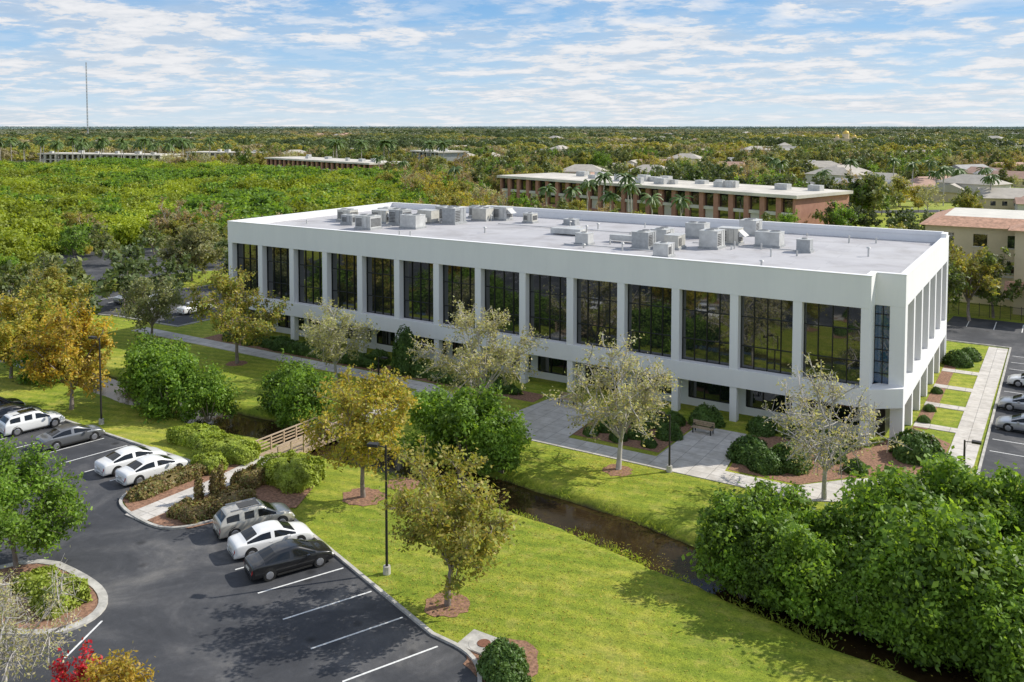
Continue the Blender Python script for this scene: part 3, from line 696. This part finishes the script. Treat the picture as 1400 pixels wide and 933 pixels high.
def hedge(x,y,rx,ry,h,lm,seed,rz=0,n=5000,ls=.08): place('hedge',dense_shrub('hedge_mesh',rx,ry,h,seed,lm,n,ls,.6),x,y,.02,rz)
hedge(-53.0,43.8,2.4,1.3,1.3,L_HEDGE,71,.2,8000); hedge(-57.2,44.6,2.6,1.3,1.1,L_HEDGE,72,0,8000); hedge(-45.6,43.2,2.2,1.7,1.6,L_HEDGE,73,0,8000)
hedge(-52.3,38.2,.9,3.0,.65,L_BROWNH,74,0,5000); hedge(-46.9,35.9,1.5,1.0,.6,L_BROWNH,75,0,4000); hedge(-46.2,38.3,1.2,1.6,.7,L_BROWNH,76,0,4000)
hedge(-47.5,41.3,.9,1.2,1,L_BROWNH,77); hedge(-52.2,41.6,1.2,.8,.9,L_HEDGE,78)
hedge(-29.4,67.6,1.6,1,.8,L_SHRUB,79,n=3000); hedge(-43.8,25.2,1.2,1.1,1.3,L_HEDGE,80,0,5000); hedge(-46.2,25.6,1.2,1.0,.8,L_HEDGE,84,0,3000)
hedge(-68,68.6,9,.8,1.1,L_SHRUB,81,0,14000,.1); hedge(-48,68.5,5,.8,.9,L_SHRUB,82,0,9000,.1)
hedge(-16,70.8,2.6,.7,.9,L_SHRUB,83,0,5000)
rng=np.random.RandomState(9); n=4200; xs=rng.uniform(-45,-6,n); side=np.where(rng.rand(n)<.6,-1,1); yy=creek(xs)+side*rng.uniform(1.8,2.8,n)
keep=np.sin(xs*1.7)+np.sin(xs*.6+2)+rng.normal(size=n)*.4>-.3; xs=xs[keep];yy=yy[keep];n=len(xs)
C=np.stack([xs,yy,-.4+.3*rng.rand(n)],1); q=QM(); Nn=rng.normal(size=(n,3)); Nn[:,2]*=.15
q.add(*leaves(C,Nn,.15,rng,.2),0); obj('creek_reeds',q.mesh('creek_reeds',[L_HEDGE]))
n=6000; C=np.stack([rng.normal(-27,9,n),rng.uniform(34,47.3,n),np.full(n,.03)],1); ok=(C[:,1]>36.5-.355*(C[:,0]+34)) ; C=C[ok]
C2=np.stack([-27+rng.normal(size=1500)*3.2,57+rng.normal(size=1500)*2.2,np.full(1500,.03)],1); C=np.vstack([C,C2[C2[:,1]<59]])
q=QM(); q.add(*leaves(C,np.tile([0,0,1.],(len(C),1))+rng.normal(size=C.shape)*.3,.045,rng,.6),0); obj('fallen_leaves',q.mesh('fallen_leaves',[L_ORANGE]))

# ------------------------------------------------------------------ background buildings
def blk(name,x,y,rz,L,D,h,bay=4.5,wallm=BRICK,glass=True,ac=6,sill=.9):
    E=empty(name,(x,y,0),rz); w=MB()
    w.box(.6,L-.6,.8,D-.6,0,h-.5,2)
    w.box(0,L,D-.6,D,0,h-.02,0); w.box(0,.6,.001,D-.6,0,h-.02,0); w.box(L-.6,L,.001,D-.6,0,h-.02,0)
    nb_=int(L/bay)
    for i in range(nb_+1):
        xx=i*L/nb_; w.box(max(.61,xx-.7),min(L-.61,xx+.7),0,.8,0,h-.01,0)
    w.box(.6,L-.6,.1,.79,0,sill,0); w.box(.6,L-.6,.1,.78,h*.46,h*.56,3)
    for i in range(nb_): w.box(i*L/nb_+.7+.3,(i+1)*L/nb_-.7-.3,.5,.77,sill,h*.46,3 if i%3==0 else 2)
    w.box(-.8,L+.8,-.8,D+.5,h,h+.75,1); w.box(-.4,L+.4,-.4,D+.1,h+.75,h+.78,1)
    rr=random.Random(int(L))
    for i in range(ac):
        a=rr.uniform(4,L-4);b=rr.uniform(4,D-5);s=rr.uniform(1,2); w.box(a-s,a+s,b-s*.6,b+s*.6,h+.78,h+.78+rr.uniform(1,1.9),4)
    w.make('structure',[wallm,ROOFW,GLASS,CREAM,METAL],E)
r18=math.atan2(-33.5,104); rL=math.atan2(-25,94); rW=math.atan2(20,83); rM=math.atan2(-25,52)
blk('brick_building',-157,242,r18,109,24,8,ac=18)
blk('brick_building',-358,325,rL,97,20,7.5,ac=9)
blk('white_building',-560,318,rW,95,20,6.5,wallm=CREAM,ac=6)
blk('white_building',-520,400,rW,60,18,6,wallm=CREAM,ac=3)
blk('apartment_building',-322,402,rM,34,18,10,wallm=METALD,ac=3)
E=empty('tan_hotel'); w=MB()
w.box(-17,45,139,158,0,10.8,0); w.box(-5.5,4,133.5,138.99,0,11.2,0); w.box(16,24,134,138.99,0,11,0)
for (a,b,c,d_,z) in [(-17.8,45.8,138.2,158.8,10.8),(-6.3,4.8,132.7,139.5,11.2),(15.2,24.8,133.2,139.6,11)]:
    ins=min(3,(d_-c)/2-.3)
    w.add([(a,c,z),(b,c,z),(b,d_,z),(a,d_,z),(a+ins,c+ins,z+1.2),(b-ins,c+ins,z+1.2),(b-ins,d_-ins,z+1.2),(a+ins,d_-ins,z+1.2)],[(3,2,1,0),(0,1,5,4),(1,2,6,5),(2,3,7,6),(3,0,4,7)],1)
    w.add([(a+ins,c+ins,z+1.2),(b-ins,c+ins,z+1.2),(b-ins,d_-ins,z+1.2),(a+ins,d_-ins,z+1.2)],[(0,1,2,3)],3)
for fl in range(3):
    z=1.1+fl*3.5
    for x in np.arange(-15,44,4.2):
        if -6<x<4 or 15<x<24: continue
        w.box(x,x+1.7,138.93,139.0,z,z+1.7,2); w.box(x-.1,x+1.8,138.9,138.98,z-.15,z-.01,3)
    for x in(-4,-.5): w.box(x,x+1.7,133.43,133.5,z,z+1.7,2); w.box(x-.1,x+1.8,133.38,133.48,z-.15,z-.01,3)
    for y in(141,147,152): w.box(-17.06,-17,y,y+1.7,z,z+1.7,2)
    w.box(-5.56,-5.5,135,136.6,z,z+1.7,2)
w.box(-17.1,45.1,138.85,139.02,3.95,4.2,3); w.add([(-6.5,131,3.4),(4.5,131,3.4),(4.5,133.5,4.4),(-6.5,133.5,4.4)],[(0,1,2,3)],1)
w.make('structure',[TANW,TILE,GLASS,CREAM],E)
w=MB()
for i in range(36): w.box(-14+i*1.2,-14+i*1.2+.08,129.3,129.38,0,1.8)
for i in range(360): w.box(-14+i*.12,-14+i*.12+.03,129.33,129.36,.1,1.65)
w.box(-14,29,129.31,129.37,1.6,1.66); w.make('metal_fence',[DARKM])
def house_mesh(seed):
    r=random.Random(seed); w=MB(); L=r.uniform(14,22);D=r.uniform(10,12);h=r.choice([3.2,3.4,6])
    o=.6
    w.box(-L/2,L/2,-D/2,D/2,0,h,0)
    if seed%2: ri=D/2+.2
    else: ri=-o+.01
    w.add([(-L/2-o,-D/2-o,h),(L/2+o,-D/2-o,h),(L/2+o,D/2+o,h),(-L/2-o,D/2+o,h),(-L/2+ri,0,h+2.8),(L/2-ri,0,h+2.8)],[(3,2,1,0),(0,1,5,4),(1,2,5),(2,3,4,5),(3,0,4)],1)
    w.box(L/2,L/2+5,-D/2-3,D/2-4,0,2.9,0); w.add([(L/2-.1,-D/2-3.5,2.9),(L/2+5.5,-D/2-3.5,2.9),(L/2+5.5,D/2-3.5,2.9),(L/2-.1,D/2-3.5,2.9),(L/2+2.5,-D/2-3.4,4.6),(L/2+2.5,D/2-3.6,4.6)],[(0,1,4),(1,2,5,4),(2,3,5),(3,0,4,5)],1)
    for x in np.arange(-L/2+1.5,L/2-2,3.2): w.box(x,x+1.4,-D/2-.04,-D/2,1,2.3,2); w.box(x,x+1.4,D/2,D/2+.04,1,2.3,2)
    me=bpy.data.meshes.new('house'); me.from_pydata(w.v,[],w.f); me.polygons.foreach_set('material_index',w.m); me.update(); return me
RG=simple('roof_grey',(.34,.33,.32),.8,.2,.5); RT=simple('roof_terra',(.45,.29,.22),.8,.2,.5); RW=simple('roof_tan',(.45,.41,.35),.8,.15,.5)
hm=[]
for i in range(6):
    me=house_mesh(i)
    for m in(CREAM if i%2 else TANW,[RG,RT,RW][i%3],GLASS): me.materials.append(m)
    hm.append(me)
ca=math.radians(32.2)
def sector(rmin,rmax,n,rng,span=50,cm=0):
    r=np.sqrt(rng.uniform(rmin**2,rmax**2,n)); a=ca+np.radians(rng.uniform(-span,span,n))+cm
    return np.stack([-np.sin(a)*r,np.cos(a)*r],1)
HP=[]
hr=np.random.RandomState(77)
while len(HP)<250:
    rr_=300+1900*hr.rand()**1.2; a=ca+math.radians(hr.uniform(-34,34)); p=np.array([-math.sin(a)*rr_,math.cos(a)*rr_])
    if p[0]<-180 and p[1]<420: continue
    if -330<p[0]<-40 and p[1]<300: continue
    if a>ca and hr.rand()<.4: continue
    HP.append(p); s=1+.3*(rr_>900)*hr.rand()
    if hr.rand()<.06 and rr_>900: blk('commercial_building',p[0],p[1],hr.uniform(-.4,.4),hr.uniform(30,50),18,hr.uniform(5,8),bay=6,wallm=[CREAM,TANW,METALD][len(HP)%3],ac=3)
    else: place('house',hm[len(HP)%6],p[0],p[1],0,hr.rand()*6.28,s)
for i,(x,y) in enumerate([(-60,330),(-45,352),(-30,330),(-72,390),(-18,420),(-95,420),(-40,480),(-5,300),(5,340),(-55,450),(-25,520)]):
    HP.append(np.array([x,y])); place('house',hm[i%6],x,y,0,i*.7,1)
HP=np.array(HP); HD=HP/np.linalg.norm(HP,axis=1,keepdims=True)
E=empty('domed_church',(-205,1010,0)); w=MB(); w.box(-14,14,-10,10,0,11,0)
for (x,r,z) in [(0,3.6,16),(-9,2,13),(9,2,13)]:
    w.cyl((x,0,11),(x,0,z),r,r,14,0)
    for k in range(5): w.cyl((x,0,z+r*math.sin(k*.3)),(x,0,z+r*math.sin((k+1)*.3)),r*math.cos(k*.3),r*math.cos((k+1)*.3),14,1)
    w.cyl((x,0,z+r),(x,0,z+r+3),.3,.1,6,1)
w.make('walls_and_domes',[TANW,GOLD],E)

# ------------------------------------------------------------------ background vegetation
def inpoly(P,poly):
    x,y=P[:,0],P[:,1]; c=np.zeros(len(P),bool); n=len(poly);j=n-1
    for i in range(n):
        xi,yi=poly[i];xj,yj=poly[j]
        hit=((yi>y)!=(yj>y))&(x<(xj-xi)*(y-yi)/((yj-yi) if yj!=yi else 1e-9)+xi); c^=hit; j=i
    return c
def rectr(P,x,y,rz,L,D,m,front=0):
    dx=P[:,0]-x;dy=P[:,1]-y; u=dx*math.cos(rz)+dy*math.sin(rz); v=-dx*math.sin(rz)+dy*math.cos(rz)
    return (u>-m)&(u<L+m)&(v>-front)&(v<D+m)
def excl(P,hr1=13,off=14):
    e=rectr(P,-157,242,r18,109,24,3,26)|rectr(P,-358,325,rL,97,20,5,30)|rectr(P,-560,318,rW,95,20,25,70)|rectr(P,-520,400,rW,60,18,5,60)|rectr(P,-322,402,rM,34,18,6,60)
    e|=inpoly(P,[(-300,340),(-340,345),(-330,400),(-285,400)])
    e|=inpoly(P,[(-40,300),(10,290),(20,440),(-45,430)])&(np.sin(P[:,0]*.11)+np.cos(P[:,1]*.07)>-.9)
    e|=inpoly(P,[(-22,118),(60,112),(60,165),(-22,165)])
    e|=inpoly(P,[(-46,225),(0,215),(5,262),(-40,275)])
    e|=inpoly(P,[(-100,40),(30,40),(30,110),(-92,110)])
    Q=HP-HD*off
    for i in range(len(HP)):
        e|=(np.hypot(P[:,0]-HP[i,0],P[:,1]-HP[i,1])<hr1)|(np.hypot(P[:,0]-Q[i,0],P[:,1]-Q[i,1])<hr1)
    e|=np.hypot(P[:,0]+200,P[:,1]-985)<30
    return e
def field(P,f,s):
    x,y=P[:,0]*f,P[:,1]*f
    return np.sin(x+1.3*np.sin(y*.7+s)+s)+np.cos(y*1.1+1.7*np.sin(x*.6+s*2))+.6*np.sin(2.3*x+1.9*y+s)
FORP=[(-137,74),(-168,92),(-152,120),(-92,118),(-98,150),(-150,215),(-205,262),(-290,318),(-560,285),(-340,90),(-230,50),(-150,58)]
canopy=[bush_mesh('canopy_bright',3.6,4.8,81+i,L_BRIGHT,1300,.32,22,stem=False) for i in range(3)]
canD=bush_mesh('canopy_green',3.6,5.2,85,L_GREEN,1200,.34,18,stem=False)
kw=dict(nl=9,ls=.27,limbs=8,subs=6,twigs=6,sp=.3)
fgrn=[tree_mesh('forest_tree_green',9,4.6,91,L_GREEN,BARK,**kw),tree_mesh('forest_tree_olive',9,4.6,92,L_OLIVE,BARK,**kw),
      tree_mesh('forest_tree_russet',9,4.4,93,L_BROWN,BARKL,nl=6,ls=.24,limbs=8,subs=6,twigs=6),tree_mesh('forest_tree_orange',8.5,4.4,94,L_ORANGE,BARK,**kw),tree_mesh('forest_tree_tan',8.5,4.4,95,L_TAN,BARKL,nl=5,ls=.22,limbs=8,subs=6,twigs=6)]
FO=empty('mangrove_forest')
n=15000; P=np.stack([rs.uniform(-560,-90,n),rs.uniform(50,350,n)],1); P=P[inpoly(P,FORP)&~excl(P)]
k=rs.randint(0,7,len(P)); S=rs.uniform(.6,1.4,len(P))*(1+.22*np.sin(P[:,0]*.05)*np.cos(P[:,1]*.06))
k=np.where(field(P,.045,2)>1.3,6,k)
for i in range(3): instancer('canopy_bright',canopy[i],P[(k%3==i)&(k<6)],S[(k%3==i)&(k<6)],FO,i)
instancer('canopy_green',canD,P[k==6],S[k==6]*1.1,FO,5)
FE=empty('forest_edge_trees')
edge=[(-230,62),(-170,78),(-160,104),(-148,124),(-118,124),(-96,128),(-104,150),(-135,190),(-165,225),(-215,268)]
P=[]
for i in range(len(edge)-1):
    a=np.array(edge[i]);b=np.array(edge[i+1]);L=np.linalg.norm(b-a)
    for t_ in range(int(L/1.9)): P.append(a+(b-a)*rs.rand()+rs.normal(size=2)*7)
P=np.array(P); P=P[~inpoly(P,[(-190,58),(-150,61),(-92,67),(-90,114),(-150,116),(-186,92)])&~excl(P)]
k=np.array([0,1,2,3,4,3,2,1])[rs.randint(0,8,len(P))]
for i in range(5): instancer(fgrn[i].name,fgrn[i],P[k==i],rs.uniform(.6,1.1,(k==i).sum()),FE,10+i)
MD=empty('distant_trees')
n=6500; P=sector(118,650,n,rs,52); P=P[~excl(P)&~inpoly(P,FORP)&(P[:,1]>60)]
near=np.hypot(P[:,0],P[:,1])<235
keep=~near|(rs.rand(len(P))<.5); P=P[keep]; near=near[keep]
nz=field(P,.025,4)*.5+rs.normal(size=len(P))*.35; keep=nz>-.75; P=P[keep]; near=near[keep]
S=np.where(near,rs.uniform(.45,.8,len(P)),rs.uniform(.6,1.25,len(P)))
kf=dict(nl=6,ls=.5,limbs=8,subs=5,twigs=4,th=.2,sp=.4)
farv=[tree_mesh('distant_tree',9,5.2,101,L_FAR,BARK,**kf),tree_mesh('distant_tree',10,5.4,102,L_FARD,BARK,**kf)]
vv=[farv[1],fgrn[0],farv[0],farv[0],fgrn[1],fgrn[2],fgrn[4],fgrn[3]]
fv=field(P,.03,1)+rs.normal(size=len(P))*.9; k=np.clip(((fv+2.6)/5.2*8).astype(int),0,7)
for i in range(8): instancer(vv[i].name,vv[i],P[k==i],S[k==i]*(.8 if i==7 else 1),MD,20+i)
def clump(name,R,h,seed,lm,n,ls,lumps):
    rng=np.random.RandomState(seed);C=[];N=[]
    for i in range(lumps):
        c=np.array([rng.uniform(-R,R),rng.uniform(-R,R),h*rng.uniform(.35,.72)]); r=h*rng.uniform(.3,.6); m=n//lumps
        d=rng.normal(size=(m,3)); d/=np.linalg.norm(d,axis=1,keepdims=True); d[:,2]=np.abs(d[:,2])*1-.2
        C.append(c+d*r*np.array([1,1,.9]));N.append(d+rng.normal(size=(m,3))*.4)
    q=QM(); q.add(*leaves(np.vstack(C),np.vstack(N),ls,rng,.7),0); return q.mesh(name,[lm])
c1=[clump('tree_clump',14,10,117,L_FARD,1300,.9,14),clump('tree_clump',14,9,111,L_FAR,1300,.9,15),clump('tree_clump',14,9,112,L_OLIVE,1300,.9,15),clump('tree_clump',12,8,113,L_FARO,900,.8,12)]
P=sector(600,1700,5600,rs,46); keep=(field(P,.012,3)*.5+rs.normal(size=len(P))*.4>-.7)&~excl(P,26,26); P=P[keep]
fv=field(P,.011,6)+rs.normal(size=len(P))*1.0; k=np.clip(((fv+2.2)/4.4*4).astype(int),0,3)
for i in range(4): s_=(k==i); instancer('tree_clump',c1[i],P[s_],rs.uniform(.55,1.3,s_.sum()),MD,40+i)
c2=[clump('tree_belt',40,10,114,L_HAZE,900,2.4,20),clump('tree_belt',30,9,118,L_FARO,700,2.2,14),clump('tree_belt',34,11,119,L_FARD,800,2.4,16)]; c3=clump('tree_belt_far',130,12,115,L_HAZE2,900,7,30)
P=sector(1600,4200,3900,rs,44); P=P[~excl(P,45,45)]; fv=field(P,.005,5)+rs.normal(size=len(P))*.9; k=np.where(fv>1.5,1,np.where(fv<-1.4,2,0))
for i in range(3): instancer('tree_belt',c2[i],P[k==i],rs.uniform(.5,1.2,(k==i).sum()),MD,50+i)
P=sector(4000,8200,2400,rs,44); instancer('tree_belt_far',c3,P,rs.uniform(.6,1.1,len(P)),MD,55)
def palm_mesh(seed,h,FL=3.4):
    rng=np.random.RandomState(seed);q=QM(); p=np.array([0,0,-.1])
    for i in range(6):
        p2=np.array([.12*i*rng.normal()*.3,.05*i,h*(i+1)/6]); q.add(*tube(p,p2,.2,.17,7),1); p=p2
    for i in range(24):
        az=i*2.4; up=rng.uniform(-.2,1.1); L=FL; a=p.copy(); d=np.array([math.cos(az)*math.cos(up),math.sin(az)*math.cos(up),math.sin(up)])
        side=np.array([-math.sin(az),math.cos(az),0])
        for s in range(5):
            d=d+np.array([0,0,-.32]); d/=np.linalg.norm(d); b=a+d*L/5; wd=.5*(1-abs(s-1.5)/4.5)*L/3.4
            for sg in(-1,1):
                V=np.array([a,b,b+side*sg*wd-np.array([0,0,.3]),a+side*sg*wd-np.array([0,0,.3])]); q.add(V,np.array([[0,1,2,3]]),0)
            a=b
    return q.mesh('palm',[L_PALM,BARKL])
pm_=[palm_mesh(1,11.5),palm_mesh(2,9.5),palm_mesh(3,7),palm_mesh(4,16,5.4),palm_mesh(5,13.5,5.0)]
PP=[(-105,213,0),(-98,213.5,0),(-95.5,210,1),(-101,209,2),(-112,217,1),(-118,219,2),(-128,222,2),(-80,205,2),(-88,206,2),(-250,290,0),(-240,294,1),(-190,262,1)]
for j in range(34):
    u=-30+j*4.6+rs.uniform(-2,2); v=rs.uniform(-16,-5) if j%3 else 30
    PP.append((-560+u*math.cos(rW)-v*math.sin(rW),318+u*math.sin(rW)+v*math.cos(rW),3+j%2))
PP+=[(-60+rs.uniform(-40,50),290+rs.uniform(0,80),rs.randint(0,2)) for _ in range(14)]
PP+=[(-345+rs.uniform(0,90),322+rs.uniform(25,40),3) for _ in range(8)]
for i,(x,y,k) in enumerate(PP): place('palm_tree',pm_[k],x,y,0,i*.9,1.0)
w=MB()
for a in range(3):
    t_=a*2.094; w.cyl((-1640+math.cos(t_)*1.2,1030+math.sin(t_)*1.2,0),(-1640+math.cos(t_)*1.0,1030+math.sin(t_)*1.0,150),.5,.35,5)
for z in range(0,150,6): w.cyl((-1641,1030,z),(-1639,1030,z+6),.3,.3,4)
w.make('radio_mast',[METALD])
ribbon('road',[(-60,262),(-30,285),(30,300),(80,310)],8,-.02,.012,ASPH)
ribbon('road',[(-300,230),(-200,300),(-150,420)],8,-.02,.012,ASPH)

# ------------------------------------------------------------------ sky and sun
el=math.radians(38); az=math.atan2(.667,.745)
wd=bpy.data.worlds.new('World'); scene.world=wd; wd.use_nodes=True; nt=wd.node_tree; nt.nodes.clear()
out=nt.nodes.new('ShaderNodeOutputWorld'); bg=nt.nodes.new('ShaderNodeBackground'); bg.inputs[1].default_value=.15
sky=nt.nodes.new('ShaderNodeTexSky'); sky.sky_type='NISHITA'; sky.sun_disc=False; sky.sun_elevation=el; sky.sun_rotation=az
sky.air_density=1.0; sky.dust_density=.5; sky.ozone_density=2.0; sky.altitude=20
tc=nt.nodes.new('ShaderNodeTexCoord'); sp=nt.nodes.new('ShaderNodeSeparateXYZ'); nt.links.new(tc.outputs['Generated'],sp.inputs[0])
z=sp.outputs[2]
k=1/.15
grad=ramp(nt,[(0,(.64*k/8,.78*k/8,.91*k/8)),(.08,(.47*k/8,.67*k/8,.89*k/8)),(.3,(.2*k/8,.45*k/8,.8*k/8)),(1,(.12*k/8,.3*k/8,.66*k/8))],maprange(nt,z,0,.45))
g8=nt.nodes.new('ShaderNodeVectorMath'); g8.operation='SCALE'; g8.inputs['Scale'].default_value=8; nt.links.new(grad,g8.inputs[0])
c=mixc(nt,maprange(nt,z,.15,.5,.85,.25),sky.outputs[0],g8.outputs[0])
zc=mth(nt,'ADD',mth(nt,'MAXIMUM',z,0),.10)
cb=nt.nodes.new('ShaderNodeCombineXYZ'); nt.links.new(mth(nt,'DIVIDE',sp.outputs[0],zc),cb.inputs[0]); nt.links.new(mth(nt,'DIVIDE',sp.outputs[1],zc),cb.inputs[1])
n1=noise(nt,.5,9,.6,cb.outputs[0],.4); n2=noise(nt,3.0,10,.66,cb.outputs[0],.15)
big=ramp(nt,[(.42,(0,0,0)),(.58,(1,1,1))],n1)
pf=ramp(nt,[(.46,(0,0,0)),(.55,(1,1,1))],n2)
cf=mth(nt,'MINIMUM',mth(nt,'ADD',mth(nt,'MULTIPLY',big,.5),mth(nt,'MULTIPLY',mth(nt,'MULTIPLY',pf,mth(nt,'ADD',big,.25)),.8)),.95)
shade=ramp(nt,[(.38,(.66,.72,.8)),(.6,(.98,.98,1.0))],n2)
cs=nt.nodes.new('ShaderNodeVectorMath'); cs.operation='SCALE'; cs.inputs['Scale'].default_value=.9/.15; nt.links.new(shade,cs.inputs[0])
c=mixc(nt,cf,c,cs.outputs[0])
nt.links.new(c,bg.inputs[0]); nt.links.new(bg.outputs[0],out.inputs[0])
sd=bpy.data.lights.new('sun','SUN'); sd.energy=5.0; sd.angle=math.radians(.5); sd.color=(1,.95,.86)
so=bpy.data.objects.new('sun',sd); COL.objects.link(so)
dv=Vector((math.sin(az)*math.cos(el),math.cos(az)*math.cos(el),math.sin(el)))
so.rotation_euler=(-dv).to_track_quat('-Z','Y').to_euler(); so.location=(40,60,80)

# ------------------------------------------------------------------ camera
cd=bpy.data.cameras.new('camera'); co=bpy.data.objects.new('camera',cd); COL.objects.link(co)
cd.sensor_width=36; cd.lens=30.99; cd.shift_y=-.16525; cd.clip_start=.5; cd.clip_end=20000
co.location=(0,0,25); co.rotation_euler=(math.radians(87),0,math.radians(32.2))
scene.camera=co
